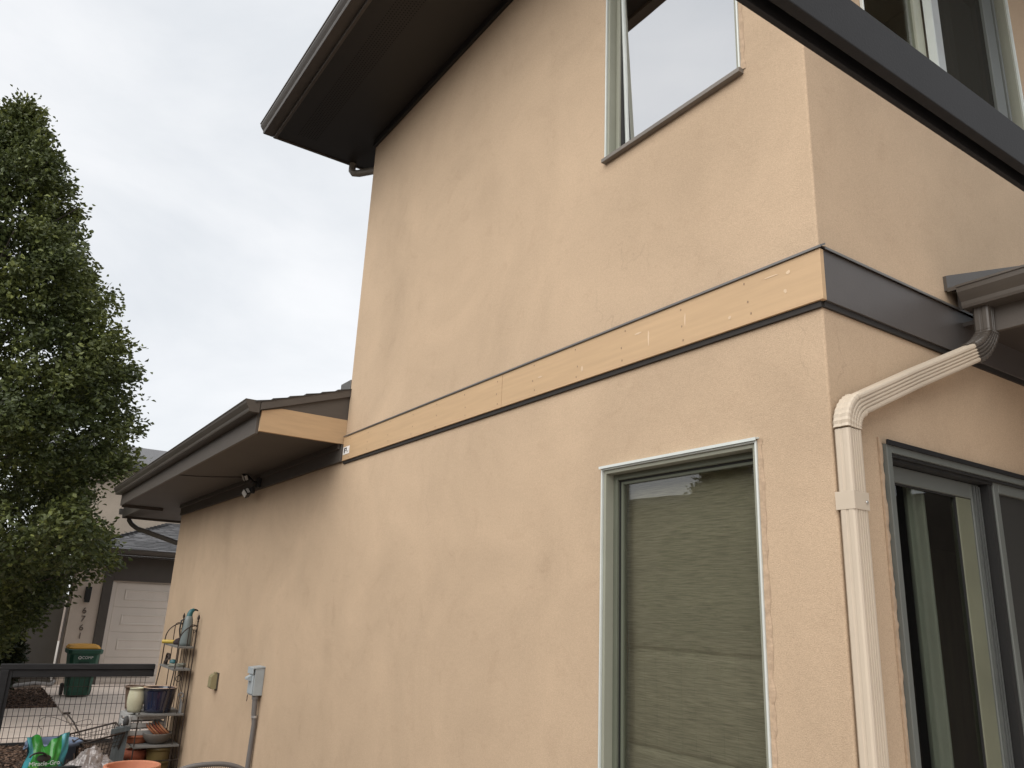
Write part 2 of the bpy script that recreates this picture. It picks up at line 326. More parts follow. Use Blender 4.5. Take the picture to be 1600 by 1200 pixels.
def ragged(u, z0, z1, w_, seed, M, name='render_edge'):                    # broken plaster strip left beside a frame
    rng = random.Random(seed); f = MB(); n = int((z1-z0)/.03); off = [rng.uniform(-.3, .3) for _ in range(n+1)]
    for i in range(n):
        a = z0+(z1-z0)*i/n; b = z0+(z1-z0)*(i+1)/n
        wa = w_*(1+off[i]); wb = w_*(1+off[i+1])
        f.add([M(u, -.001, a), M(u+wa, -.0015, a), M(u+wb, -.0015, b), M(u, -.001, b), M(u, -.008-.004*off[i], a), M(u+wa*.6, -.006, a), M(u+wb*.6, -.006, b), M(u, -.008-.004*off[i+1], b)],
              [(4, 5, 6, 7), (1, 2, 6, 5), (0, 4, 7, 3)])
    return f.build(name, CAULK, house)
ragged(LW[1]+.007, LW[2], LW[3]+.01, .022, 1, SIDE); ragged(UW[1]+.007, UW[2]-.01, UW[3], .020, 2, SIDE); ragged(DR[0]-.031, DR[2], DR[3]+.02, .030, 5, REAR)

# sliding door in the rear wall
u0, u1, z0, z1 = DR
f = MB(); ring(f, REAR, u0+.003, u1-.003, z0+.003, z1-.003, .034, -.020, .11); door = f.build('sliding_door', FRAME_D, house, .003)
f = MB(); f.box(u0-.002, u1+.002, -.030, -.021, z1-.008, z1+.012, REAR); f.build('head_flashing', BLACKST, door, .001)
f = MB(); f.box(u0+.0375, u1-.0375, .004, .10, z1-.062, z1-.0375, REAR); f.box(u0+.0375, u1-.0375, -.012, .001, z1-.050, z1-.0375, REAR); f.build('track', SEAL, door, .001)
def sash(ua, ub, za, zb, wl, wr, wt, d0, d1, nm):
    q = MB(); q.box(ua, ua+wl, d0, d1, za, zb, REAR); q.box(ub-wr, ub, d0, d1, za, zb, REAR); q.box(ua+wl, ub-wr, d0, d1, zb-wt, zb, REAR); q.box(ua+wl, ub-wr, d0, d1, za, za+.10, REAR)
    return q.build(nm, FRAME_D, door, .004)
zz = z1-.064
s1 = sash(.372, 1.185, z0+.04, zz, .040, .075, .070, .050, .095, 'sash')
f = MB(); f.box(.415, .984, .070, .076, z0+.143, zz-.073, REAR); f.build('pane', G_DOOR, s1)
f = MB(); ring(f, REAR, .4125, .9845, z0+.1405, zz-.0705, .006, .060, .069); f.build('gasket', SEAL, s1)
f = MB(); f.box(.985, 1.1085, .056, .090, z0+.1415, zz-.0715, REAR); f.build('stile', mat('olive_stile', (.135, .14, .095), .55), s1, .004)
f = MB()
for k in range(3): f.box(1.118+.022*k, 1.128+.022*k, .040, .0495, z0+.05, zz-.01, REAR)
f.build('track', mat('bright_channel', (.16, .17, .165), .35, .5), s1)
s2 = sash(1.222, u1-.04, z0+.04, zz+.02, .046, .046, .052, .002, .045, 'sash')
SCREEN = mat('insect_screen', (.020, .020, .018), .8, 0, .3, 300)
f = MB(); f.box(1.270, u1-.088, .020, .024, z0+.142, zz-.034, REAR); f.build('pane', SCREEN, s2)
f = MB(); f.box(1.187, 1.220, .010, .10, z0+.05, zz, REAR); f.build('gasket', SEAL, door)
cm = mat('grey_curtain', (.84, .86, .85), .85, 0, .10, 30, stretch=(1, 1, .1))
for k, (ya, yb, dd) in enumerate(((.685, .715, .112), (.765, .805, .115))):
    q = MB(); prof = [(ya+(yb-ya)*t/10, dd+.018*math.sin(t*.9+k)) for t in range(11)]
    prof2 = prof + [(a, b+.006) for a, b in prof[::-1]]
    q.prism(prof2, z0+.06, z1-.10, lambda p, t: REAR(p[0]+.10*(max(0, 2.3-t)**1.5)*.10, p[1], t), True); q.build('curtain', cm, door)
q = MB(); q.box(1.30, 1.80, .42, .45, z0+.1, z1-.32, REAR); q.build('curtain', mat('tan_curtain', (.26, .22, .16), .9, 0, .2, 14, stretch=(1, 1, .2)), door)

def screen_mat():
    m = bpy.data.materials.new('screen_weave'); m.use_nodes = True; t = m.node_tree; b = t.nodes['Principled BSDF']; b.inputs['Base Color'].default_value = (.035, .034, .028, 1); b.inputs['Roughness'].default_value = .9; b.inputs['Specular IOR Level'].default_value = .1
    tr = t.nodes.new('ShaderNodeBsdfTransparent'); mx_ = t.nodes.new('ShaderNodeMixShader'); tc = t.nodes.new('ShaderNodeTexCoord'); n = t.nodes.new('ShaderNodeTexNoise'); n.inputs['Scale'].default_value = 160
    mr = t.nodes.new('ShaderNodeMapRange'); mr.inputs[3].default_value = .18; mr.inputs[4].default_value = .5; t.links.new(tc.outputs['Object'], n.inputs[0]); t.links.new(n.outputs[0], mr.inputs[0]); t.links.new(mr.outputs[0], mx_.inputs[0])
    t.links.new(b.outputs[0], mx_.inputs[1]); t.links.new(tr.outputs[0], mx_.inputs[2]); t.links.new(mx_.outputs[0], t.nodes['Material Output'].inputs[0]); return m
SCR = screen_mat()
# upper rear window (slider with screen)
u0, u1, z0, z1 = RW
f = MB(); ring(f, REAR, u0+.003, u1-.003, z0+.003, z1-.003, .020, -.006, .10); rw = f.build('window', FRAME, house, .002)
f = MB(); ring(f, REAR, u0-.008, u1+.008, z0-.008, z1+.008, .011, -.018, -.001); f.build('trim', WHITE_EDGE, rw, .002)
f = MB(); f.box(1.150, 1.232, .060, .095, z0+.025, z1-.025, REAR); f.box(u0+.025, 1.149, .060, .095, z0+.025, z0+.07, REAR); f.box(u0+.025, 1.149, .060, .095, z1-.07, z1-.025, REAR); f.box(u0+.025, u0+.06, .060, .095, z0+.071, z1-.071, REAR)
f.build('sash', mat('sage_sash', (.34, .35, .28), .45), rw, .003)
f = MB(); f.box(1.245, 1.335, .012, .055, z0+.025, z1-.025, REAR); f.build('sash', mat('pale_sash', (.38, .40, .40), .4), rw, .003)
f = MB(); f.box(1.234, 1.244, .006, .050, z0+.025, z1-.025, REAR); f.build('trim', WHITE_EDGE, rw)
f = MB(); f.box(1.910, 2.030, .012, .055, z0+.025, z1-.025, REAR); f.box(1.336, 1.909, .012, .055, z0+.025, z0+.08, REAR); f.box(1.336, 1.909, .012, .055, z1-.08, z1-.025, REAR); f.build('sash', FRAME_D, rw, .003)
f = MB()
for k in range(4): f.box(2.036+.034*k, 2.052+.034*k, .004+.012*k, .058, z0+.024, z1-.024, REAR)
f.build('track', FRAME_D, rw, .001)
f = MB(); f.box(u0+.061, 1.149, .075, .081, z0+.071, z1-.071, REAR); f.build('pane', G_R, rw)
f = MB(); f.box(1.336, 1.909, .030, .034, z0+.081, z1-.081, REAR); f.build('pane', SCR, rw)

# ---- gutters: K-style profile (o outward, z up), open trough
GP = [(0, 0), (.088, 0), (.092, .012), (.094, .030), (.110, .052), (.122, .072), (.124, .094), (.130, .096), (.130, .106), (.119, .106), (.117, .076), (.104, .056), (.088, .032), (.086, .006), (.004, .006), (.004, .106), (0, .106)]
def gutter(fn, a, b, name='gutter', joints=(), endcaps=True):
    g = MB(); g.prism(GP, a, b, fn, False); o = g.build(name, BROWN, house)
    for t in ([a, b] if endcaps else []):
        c = MB(); n = 11; pr = [(p[0]+.0005, p[1]+.0005) for p in GP[:10]] + [(0, .106)]; s_ = .004 if t == a else -.004
        if b < a: s_ = -s_
        c.prism(pr, t-s_*.6, t+s_*.2, fn); c.build('end_cap', BROWN, o)
    for j in joints:
        c = MB(); pr = [(p[0]*1.012+.0012, p[1]*1.0-.0012) for p in GP[:10]]; pr += [(p[0]-.004, p[1]+.002) for p in pr[::-1]]
        c.prism(pr, j, j+.05, fn); c.build('joint', BROWN, o)
    return o

# ---- low wing roof on the left
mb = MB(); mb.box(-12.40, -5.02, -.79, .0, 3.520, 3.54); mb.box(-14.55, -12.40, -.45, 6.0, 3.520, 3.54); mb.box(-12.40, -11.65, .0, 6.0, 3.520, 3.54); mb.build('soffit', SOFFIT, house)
mb = MB(); mb.box(-8.20, -5.02, -.815, -.79, 3.495, 3.76); mb.build('fascia', BROWN_TRIM, house, .002)
mb = MB(); mb.box(-12.42, -8.203, -.815, -.79, 3.495, 3.76); mb.build('fascia', BROWN_TRIM, house, .002)
mb = MB(); mb.box(-12.42, -12.395, -.789, -.16, 3.470, 3.70); mb.build('fascia', BROWN_TRIM, house, .002)
mb = MB(); mb.box(-14.575, -14.551, -.47, 6.0, 3.480, 3.70); mb.box(-14.55, -12.42, -.47, -.451, 3.495, 3.70); mb.build('fascia', BROWN_TRIM, house, .002)
mb = MB(); mb.box(-11.64, -4.985, -.030, 0, 3.352, 3.519); mb.build('frieze_board', BROWN_TRIM, house, .002)
mb = MB(); mb.box(-11.66, -5.02, -.052, -.0305, 3.470, 3.5195); mb.build('frieze_mould', BROWN_TRIM, house, .002)
mb = MB(); mb.prism([(-.79, 3.515), (0, 3.515), (0, 3.742), (-.62, 3.742), (-.79, 3.695)], -5.018, -4.982, lambda p, t: (t, p[0], p[1])); mb.build('end_board', PRIMED, house, .002)['label'] = 'bare primed tan board closing the eave end'
mb = MB(); mb.prism([(-.62, 3.744), (0, 3.744), (0, 3.968), (-.78, 3.706)], -5.018, -4.988, lambda p, t: (t, p[0], p[1])); mb.build('gable_panel', BROWN_TRIM, house)
mb = MB(); mb.prism([(-.81, 3.697), (0, 3.966), (0, 4.036), (-.81, 3.768)], -5.018, -4.962, lambda p, t: (t, p[0], p[1])); mb.build('rake_board', BROWN_TRIM, house, .002)
mb = MB(); mb.prism([(-.80, 3.765), (0, 4.032), (5, 5.68), (5, 5.60), (0, 3.95), (-.80, 3.70)], -12.40, -5.02, lambda p, t: (t, p[0], p[1])); roofw = mb.build('roof', ROOFDARK, house)
sh = MB(); random.seed(5)
for i in range(12):                                                         # stepped shingle courses over the wing
    s0 = -.86+.145*i; s1_ = s0+.175
    za = 4.036+.3309*s0; x = -4.955
    while x > -12.4:
        wd = random.uniform(.24, .36); th = random.uniform(.010, .018)
        sh.add([(x, s0, za+.004+th), (x-wd+.006, s0, za+.004+th), (x-wd+.006, s1_, za+.0585), (x, s1_, za+.0585), (x, s0, za+.002), (x-wd+.006, s0, za+.002), (x, s1_, za+.055)],
               [(0, 1, 2, 3), (4, 5, 1, 0), (4, 0, 3, 6)]); x -= wd
sh.build('shingle', ROOFDARK, roofw, kind='stuff')
gutter(lambda p, t: (t, -.815-p[0], 3.668+p[1]), -4.965, -12.48, joints=(-9.2,))
gutter(lambda p, t: (-14.576-p[0], t, 3.55+p[1]), -.52, 6.0)
mb = MB(); mb.tube([(-14.64, -.34, 3.55), (-14.64, -.33, 3.46), (-14.58, -.28, 3.38), (-14.40, -.20, 3.30), (-11.95, .22, 2.90), (-11.80, .25, 2.84), (-11.74, .25, 2.72), (-11.74, .25, .2)], .042, 10); mb.build('downspout', BROWN, house)
mb = MB(); mb.box(-5.30, -5.06, .02, .16, 4.05, 4.16); mb.build('roof_vent', FLASH, house, .006)
# ---- security light on the frieze, cable along the soffit
sec = thing('security_light', 'black twin-head security light under the low eave', 'outdoor light', (-7.45, -.03, 3.42))
BLK = mat('black_plastic', (.012, .012, .012), .45); LENS = mat('frosted_lens', (.62, .62, .60), .3)
mb = MB(); mb.box(-.07, .07, -.035, 0, -.06, .06); mb.tube([(0, -.035, 0), (0, -.08, -.005)], .022, 10); mb.build('base', BLK, sec, .006)
def head(cx, cz, tilt, n):
    Mx = Matrix.Translation((cx, -.13, cz)) @ Matrix.Rotation(tilt, 4, 'Y') @ Matrix.Rotation(R(28), 4, 'X')
    F = lambda x, y, z: Mx @ Vector((x, y, z))
    q = MB(); q.box(-.050, .050, -.025, .03, -.042, .042, F); q.tube([F(0, .03, 0), Vector((cx*.5, -.06, cz*.4))], .012, 8); h = q.build('lamp_head', BLK, sec, .006)
    q = MB(); q.box(-.040, .040, -.031, -.026, -.033, .033, F); q.box(.051, .053, -.016, .016, -.028, .028, F); q.build('lens', LENS, h)
head(-.16, .075, R(20), 0); head(-.02, -.125, R(-25), 1)
mb = MB(); mb.box(-.02, .05, -.10, -.05, -.13, -.06); mb.build('motion_sensor', BLK, sec, .01)
cab = MB(); cab.tube([(-7.75, -.06, 3.51), (-7.8, -.16, 3.513), (-8.05, -.42, 3.5125), (-8.2, -.62, 3.513), (-8.24, -.785, 3.512)], .0045, 6)
tag(cab.build('cable', BLK), 'thin black cable stapled across the low soffit to the light', 'cable')
# paper tag on the left end of the band
mb = MB(); mb.box(-4.945, -4.80, -.0275, -.0255, 3.405, 3.475); tg = tag(mb.build('paper_tag', mat('white_paper', (.78, .76, .74), .8)), 'small white paper tag stuck on the left end of the tan band', 'tag')
mb = MB(); mb.box(-4.92, -4.90, -.0285, -.0276, 3.418, 3.465); mb.box(-4.895, -4.86, -.0285, -.0276, 3.452, 3.465); mb.box(-4.87, -4.858, -.0285, -.0276, 3.435, 3.451); mb.box(-4.895, -4.87, -.0285, -.0276, 3.435, 3.441); mb.box(-4.85, -4.82, -.0285, -.0276, 3.425, 3.43); mb.build('print', SEAL, tg)

# ---- upper roof
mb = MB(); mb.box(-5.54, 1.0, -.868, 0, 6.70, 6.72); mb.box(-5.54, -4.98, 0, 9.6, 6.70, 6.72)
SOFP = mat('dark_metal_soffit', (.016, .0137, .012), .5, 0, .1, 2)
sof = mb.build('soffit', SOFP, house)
pf = MB()                                                                    # perforated vent strip: small round holes
for x in np.arange(-5.35, -1.2, .030):
    for k, y in enumerate(np.arange(-.70, -.50, .026)):
        xx = x+(.015 if k % 2 else 0); pf.add([(xx+.0065*math.cos(a), y+.0065*math.sin(a), 6.6988) for a in (0, R(60), R(120), R(180), R(240), R(300))], [(0, 1, 2, 3, 4, 5)])
pf.build('vent_hole', mat('hole_black', (.006, .006, .006), .9), sof, kind='stuff')
mb = MB(); mb.box(-5.54, 1.0, -.895, -.868, 6.672, 6.93); mb.build('fascia', BROWN, house, .003)
mb = MB(); mb.box(-5.566, -5.541, -.895, 9.6, 6.690, 6.93); mb.build('fascia', BROWN, house, .003)
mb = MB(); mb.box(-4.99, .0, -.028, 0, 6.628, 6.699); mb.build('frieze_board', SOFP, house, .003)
mb = MB(); RFX = lambda p, t: (t, p[0], p[1])
rz_ = lambda y: 6.92+(y+.9)*.3111
for xa, xb in ((-5.54, -2.8), (-1.3, 1.0)): mb.prism([(-.90, 6.92), (4.5, 8.6), (9.6, 6.92), (9.6, 6.80), (-.90, 6.80)], xa, xb, RFX)
mb.prism([(2.1, rz_(2.1)), (4.5, 8.6), (9.6, 6.92), (9.6, 6.80), (2.1, 6.80)], -2.8, -1.3, RFX); mb.prism([(-.90, 6.92), (.5, rz_(.5)), (.5, 6.80), (-.90, 6.80)], -2.8, -1.3, RFX)
mroof = mb.build('roof', ROOFDARK, house)
mb = MB(); mb.prism([(.45, rz_(.45)+.03), (2.15, rz_(2.15)+.03), (2.15, rz_(2.15)+.04), (.45, rz_(.45)+.04)], -2.85, -1.25, RFX); mb.build('added_skylight', G_R, mroof)  # unseen roof opening, added to light the room behind the rear window
gutter(lambda p, t: (t, -.896-p[0]*1.1, 6.706+p[1]), -5.575, 1.0)
mb = MB(); mb.tube([(-5.53, -.03, 6.70), (-5.53, -.03, 6.62), (-5.51, -.015, 6.585), (-5.46, .02, 6.57), (-5.05, .24, 6.53), (-5.03, .26, 6.4)], .040, 8); mb.build('downspout', mat('taupe_pipe', (.20, .18, .15), .5), house)

# ---- porch roof on the right
mb = MB(); mb.box(.022, 3.2, 1.075, 5.0, 3.500, 3.52); mb.build('soffit', SOFFIT, house)
mb = MB(); mb.box(.13, 3.2, 1.05, 1.075, 3.43, 3.70); mb.build('fascia', BROWN_TRIM, house, .003)
mb = MB(); mb.prism([(1.04, 3.67), (5.0, 5.09), (5.0, 4.99), (1.04, 3.57)], .03, 3.2, lambda p, t: (t, p[0], p[1])); mb.build('roof', ROOFDARK, house)
mb = MB(); mb.prism([(.985, 3.665), (.985, 3.742), (4.5, 3.742+.36*3.515), (4.5, 3.665+.36*3.515)], .0, .016, lambda p, t: (t, p[0], p[1])); mb.prism([(.98, 3.655), (.98, 3.675), (4.5, 3.675+.36*3.52), (4.5, 3.655+.36*3.52)], .0165, .12, lambda p, t: (t, p[0], p[1]))
mb.build('step_flashing', BROWN, house, .002)
gutter(lambda p, t: (t, 1.05-p[0], 3.545+p[1]), .085, 3.2)

# ---- ribbed downspout: rectangular section with grooves on the outward face
def ds_profile(wd, dp, n=4):
    pr = []; h = wd/2; c = .010
    pr += [(-h+c, dp), ]
    gw = (wd-2*c-.012)/n
    for k in range(n):
        a = -h+c+.006+gw*k; pr += [(a+gw*.18, dp), (a+gw*.34, dp-.0055), (a+gw*.66, dp-.0055), (a+gw*.82, dp)]
    pr += [(h-c, dp), (h-c*.3, dp-c*.3), (h, dp-c), (h, dp*.62), (h-.0025, dp*.58), (h-.0025, dp*.44), (h, dp*.40), (h, c), (h-c, 0), (-h+c, 0), (-h, c), (-h, dp*.40), (-h+.0025, dp*.44), (-h+.0025, dp*.58), (-h, dp*.62), (-h, dp-c), (-h+c*.3, dp-c*.3)]
    return pr
def spout(pts, wd, dp, mat_, parent, pleat=None, name='downspout', scale=1.):
    """pts (x, y, z) of the section's inner mid line; path lies in a plane facing +x"""
    pr = ds_profile(wd, dp); q = MB(); n = len(pr); vs = []; m_ = len(pts)
    P = [Vector(p) for p in pts]
    for i, p in enumerate(P):
        t = (P[min(i+1, m_-1)]-P[max(i-1, 0)]); t.x = 0; t.normalize(); a = Vector((0, -t.z, t.y))
        k = scale if not (pleat and i % 2) else scale*pleat
        for u_, v_ in pr: vs.append(p + a*(u_*k) + Vector((1, 0, 0))*(dp*.5+(v_-dp*.5)*k))
    fs = [(i*n+k, i*n+(k+1) % n, (i+1)*n+(k+1) % n, (i+1)*n+k) for i in range(m_-1) for k in range(n)]
    q.add(vs, fs); q.add(vs[:n], [tuple(range(n))]); q.add(vs[-n:], [tuple(range(n))])
    return q.build(name, mat_, parent)
DW, DD, DY, DX = .088, .066, .034, .012
def arc(c, r, a0, a1, n, x0, x1): return [(x0+(x1-x0)*i/n, c[0]+r*math.cos(a0+(a1-a0)*i/n), c[1]+r*math.sin(a0+(a1-a0)*i/n)) for i in range(n+1)]
sl_ = R(24.3)                                  # slope of the diagonal run
# lower bend: from vertical (going up) turn towards +y; centre right of the vertical
rb = .115; zc = 2.825
cx_ = DY+rb
low = arc((cx_, zc), rb, R(180), R(180)-(R(90)-sl_), 14, DX, DX)
e1 = Vector(low[-1]); ddir = Vector((0, math.cos(sl_), math.sin(sl_)))
LEN = .955
e2 = e1 + ddir*LEN; e2.x = DX+.045
v = spout([(DX, DY, 0.1), (DX, DY, zc-.005)], DW, DD, BEIGE, house)
spout(low, DW, DD, BEIGE, v, .94, 'elbow', 1.13)
spout([tuple(e1-ddir*.015), tuple(e1+ddir*LEN*.5), tuple(e2)], DW, DD, BEIGE, v, None, 'diagonal_pipe')
mb = MB(); hw = DW/2+.0015
mb.box(DX-.010, DX+DD+.0024, DY-hw, DY-hw+.0012, 2.515, 2.582); mb.box(DX+DD+.0004, DX+DD+.0024, DY-hw+.002, DY+hw, 2.515, 2.582)
mb.box(DX-.010, DX+DD+.0024, DY+hw, DY+hw+.002, 2.515, 2.582); st = mb.build('strap', BEIGE, v, .001)
mb = MB(); mb.lathe([(0, .004), (.006, .003), (.006, 0)], 8, (0, 0, 0)); sc_ = mb.build('screw', mat('zinc', (.5, .5, .48), .3, .8), st); sc_.location = (DX+DD+.004, DY+.028, 2.545); sc_.rotation_euler = (0, R(90), 0)
# upper bend, painted brown: centre to the left, turning from the diagonal up to vertical
ru = .120
nrm = Vector((0, -math.sin(sl_), math.cos(sl_)))
cu = e2 + nrm*ru
a0 = math.atan2((e2-cu).z, (e2-cu).y)
upb = arc((cu.y, cu.z), ru, a0, 0.0, 16, e2.x, e2.x+.05)
spout(upb, DW, DD, BROWN, v, .945, 'elbow', 1.16)
e3 = Vector(upb[-1]); spout([tuple(e3+Vector((0, 0, -.01))), (e3.x+.004, e3.y, 3.552)], DW, DD, BROWN, v, None, 'outlet_pipe', 1.12)

# ------------------------------------------------------------------ steel pergola beam close overhead
beam = thing('pergola_beam', 'dark grey steel beam crossing the upper right corner overhead', 'beam', (.97, -1.1, 3.255))
mb = MB(); prof = [(.030, 0), (.030, .120), (-.032, .120), (-.032, 0), (-.018, 0), (-.018, .050), (.006, .050), (.006, 0)]
mb.prism([(a, b) for a, b in prof], -2.7, 3.6, lambda p, t: (p[0], t, p[1])); mb.build('channel', BLACKST, beam, .0025)
for yy in (-2.65, 3.52):
    mb = MB(); mb.box(-.035, .035, yy-.035, yy+.035, -3.255, 0); mb.build('post', BLACKST, beam, .004)

# ------------------------------------------------------------------ things fixed to the side wall
box_g = mat('grey_box_paint', (.36, .40, .42), .45, 0, .08, 10)
eb = thing('electrical_box', 'grey electrical disconnect box on the wall with a conduit below', 'electrical box', (-6.58, 0, 1.20))
mb = MB(); mb.box(-.085, .085, -.095, 0, 0, .26); mb.build('case', box_g, eb, .006)
mb = MB(); mb.prism([(0, .275), (-.118, .262), (-.118, .20), (-.112, .20), (-.112, .25), (0, .262)], -.092, .092, lambda p, t: (t, p[0], p[1])); mb.box(-.078, .078, -.106, -.096, .015, .195); mb.build('cover', box_g, eb, .004)
mb = MB(); mb.prism([(-.107, .19), (-.150, .165), (-.150, .145), (-.107, .13)], -.05, .03, lambda p, t: (t, p[0], p[1])); mb.build('handle', box_g, eb, .004)
mb = MB(); mb.tube([(-.05, -.10, .0), (-.052, -.104, -.02), (-.049, -.103, -.04), (-.053, -.105, -.06)], .004, 5); mb.build('seal_wire', SEAL, eb)
COND = mat('grey_conduit', (.16, .15, .145), .5, 0, .1, 6)
mb = MB(); mb.tube([(.04, -.05, 0), (.04, -.05, -.035)], .034, 12); mb.tube([(.04, -.05, -.03), (.042, -.045, -.16), (.04, -.03, -.26), (.03, -.032, -.42), (.025, -.036, -.65), (.035, -.03, -1.22)], [.027, .026, .024, .024, .024, .024], 12); mb.build('conduit', COND, eb)
mb = MB(); mb.tube([(.04, -.036, -.185), (.04, -.035, -.205)], .032, 12); mb.build('clamp', mat('zinc2', (.6, .6, .6), .3, .7), eb)
ol = thing('outlet_cover', 'yellowed weatherproof outlet cover on the tan wall', 'outlet', (-8.22, 0, 1.09))
OLM = mat('aged_almond_plastic', (.27, .235, .13), .5, 0, .1, 8)
mb = MB(); mb.box(-.075, .075, -.018, 0, 0, .19); mb.build('plate', mat('dark_gasket_plate', (.06, .05, .035), .7), ol, .008)
mb = MB(); mb.prism([(-.0185, .012), (-.0185, .178), (-.06, .172), (-.082, .14), (-.085, .03), (-.06, .008)], -.062, .062, lambda p, t: (t, p[0], p[1])); mb.build('lid', OLM, ol, .008)
mb = MB(); mb.tube([(-.05, -.03, .186), (.05, -.03, .186)], .008, 8); mb.build('hinge', OLM, ol)

# ------------------------------------------------------------------ fence (timber rails and welded wire)
FX = -11.86
fence = thing('fence', 'low black timber fence panel with a welded wire grid', 'fence', (FX, -1.0, 0))
FP = mat('black_stained_timber', (.022, .022, .024), .7, 0, .25, 5, .4, 60, stretch=(1, 1, 6))
mb = MB(); mb.box(-.045, .045, -1.02, 1.0, 1.030, 1.105); mb.build('rail', FP, fence, .006)
mb = MB(); mb.box(-.025, .025, -.86, 1.0, .925, 1.028); mb.build('rail', FP, fence, .006)
mb = MB(); mb.box(-.05, .05, -1.01, -.91, -.1, 1.03); mb.build('post', FP, fence, .006)
mb = MB(); mb.box(-.025, .025, -.908, -.862, .05, 1.028); mb.build('post', FP, fence, .004)
mb = MB(); mb.box(-.02, .02, -.86, .95, .02, .07); mb.build('rail', FP, fence, .004)
WIRE = mat('rusty_black_wire', (.035, .022, .018), .6, .3, .4, 20)
wm = MB()
for y in np.arange(-.83, .95, .069): wm.tube([(.003, y, .03), (.003, y, .95)], .0036, 5, False)
for z in (.13, .27, .41, .55, .67, .79, .91): wm.tube([(-.004, -.87, z), (-.004, .95, z)], .0036, 5, False)
wm.build('wire_mesh', WIRE, fence)

# ------------------------------------------------------------------ house across the drive
GX = -20.3
gh = thing('garage_house', 'neighbouring house with a panelled garage door and grey shingle roof', 'house', (GX, 0, 0))
B = lambda: MB()
DTR = mat('dark_taupe_trim', (.075, .064, .055), .7, 0, .08, 4)
mb = B(); mb.box(0, .05, -.48, .13, 0, 3.02); mb.build('pillar', mat('cream_stucco', (.56, .475, .40), .9, 0, .06, 3, .3, 150), gh, .004)
mb = B(); mb.box(-.02, .10, .135, .345, 0, 3.02); mb.build('trim_column', DTR, gh, .006)
mb = B(); mb.box(-.02, .10, .346, 6.2, 2.44, 3.02); mb.build('lintel', DTR, gh, .006)
mb = B(); mb.box(-.30, -.04, .30, 6.0, 0, 2.95); mb.build('wall', STUCCO_B, gh)
mb = B(); mb.box(-.9, -.35, -.48, 6.2, 0, 3.0); mb.box(-.35, -.001, -.52, .13, 0, 3.0); mb.build('wall', STUCCO_B, gh)
mb = B(); mb.box(-1.4, -.5, -4.0, -.56, 0, 3.0); mb.build('wall', mat('grey_siding', (.17, .16, .145), .85, 0, .08, 3), gh)
mb = B(); mb.box(-.02, .04, -.56, -.515, 0, 3.0); mb.build('downspout', mat('taupe_trim', (.16, .14, .125), .6), gh, .004)
GD = mat('garage_door_paint', (.66, .595, .53), .55, 0, .04, 2)
gd = B(); gd.box(-.035, -.005, .346, 5.4, .03, 2.44); gd = gd.build('garage_door', GD, gh)
mb = B(); mb.box(-.004, .03, .347, .44, 0, 2.435); mb.build('jamb', GD, gd, .004)
zs = [.06, .645, 1.23, 1.815, 2.40]
for k in range(4):
    a, b = zs[k]+.004, zs[k+1]-.004
    mb = B(); mb.box(-.004, .008, .45, 5.3, a, b); mb.build('panel', GD, gd, .004)
    for j, y in enumerate((.66, 1.87, 3.08, 4.29)):
        q = B(); zc0, zc1 = a+.16, b-.16; w0, w1_ = y, y+1.05
        def rr(e, x): return [(x, w0+e, zc0+e), (x, w1_-e, zc0+e), (x, w1_-e, zc1-e), (x, w0+e, zc1-e)]
        vs = rr(0, .0085)+rr(.010, .020)+rr(.030, .020)+rr(.045, .010)
        q.add(vs, [(i*4+k2, i*4+(k2+1) % 4, (i+1)*4+(k2+1) % 4, (i+1)*4+k2) for i in range(3) for k2 in range(4)]+[(12, 13, 14, 15)]); q.build('moulding', GD, gd)
def text_mesh(body, size, ext, font=None):
    c = bpy.data.curves.new('t', 'FONT'); c.body = body; c.size = size; c.extrude = ext; c.align_x = 'CENTER'; c.align_y = 'CENTER'
    o = bpy.data.objects.new('t', c); COL.objects.link(o); bpy.context.view_layer.update()
    me = bpy.data.meshes.new_from_object(o.evaluated_get(bpy.context.evaluated_depsgraph_get())); bpy.data.objects.remove(o); return me
def text_obj(name, body, size, ext, m_, parent, loc, rot):
    me = text_mesh(body, size, ext); me.materials.clear(); me.materials.append(m_); me.name = name
    o = bpy.data.objects.new(name, me); COL.objects.link(o); o.parent = parent; o.location = loc; o.rotation_euler = rot; return o
NUM = mat('bronze_numeral', (.14, .115, .095), .4, .5)
for ch, z in zip('6761', (1.70, 1.51, 1.31, 1.12)):
    text_obj('house_number', ch, .20, .008, NUM, gh, (.062, -.165, z), (R(90), 0, R(90)))
lampw = thing('wall_lamp', 'dark box wall lantern above the house numbers', 'wall lamp', (GX+.05, -.16, 1.90))
mb = B(); mb.box(0, .11, -.055, .055, .0, .33); mb.build('shade', BLK, lampw, .006)
mb = B(); mb.box(0, .02, -.07, .07, .06, .36); mb.build('plate', BLK, lampw, .004)
mb = B(); mb.box(.022, .09, -.04, .04, -.006, -.001); mb.build('diffuser', LENS, lampw)
mb = B(); mb.box(.10, .52, -.62, 7.0, 3.02, 3.04); mb.build('soffit', SOFFIT, gh)
mb = B(); mb.box(.50, .52, -.64, 7.0, 3.042, 3.17); mb.build('fascia', DTR, gh)
mb = B(); mb.prism(GP, -.66, 7.0, lambda p, t: (.521+p[0], t, 3.075+p[1])); mb.build('gutter', BROWN, gh)
SLP = .305
def gz(x): return 3.16+(0.52-x)*SLP
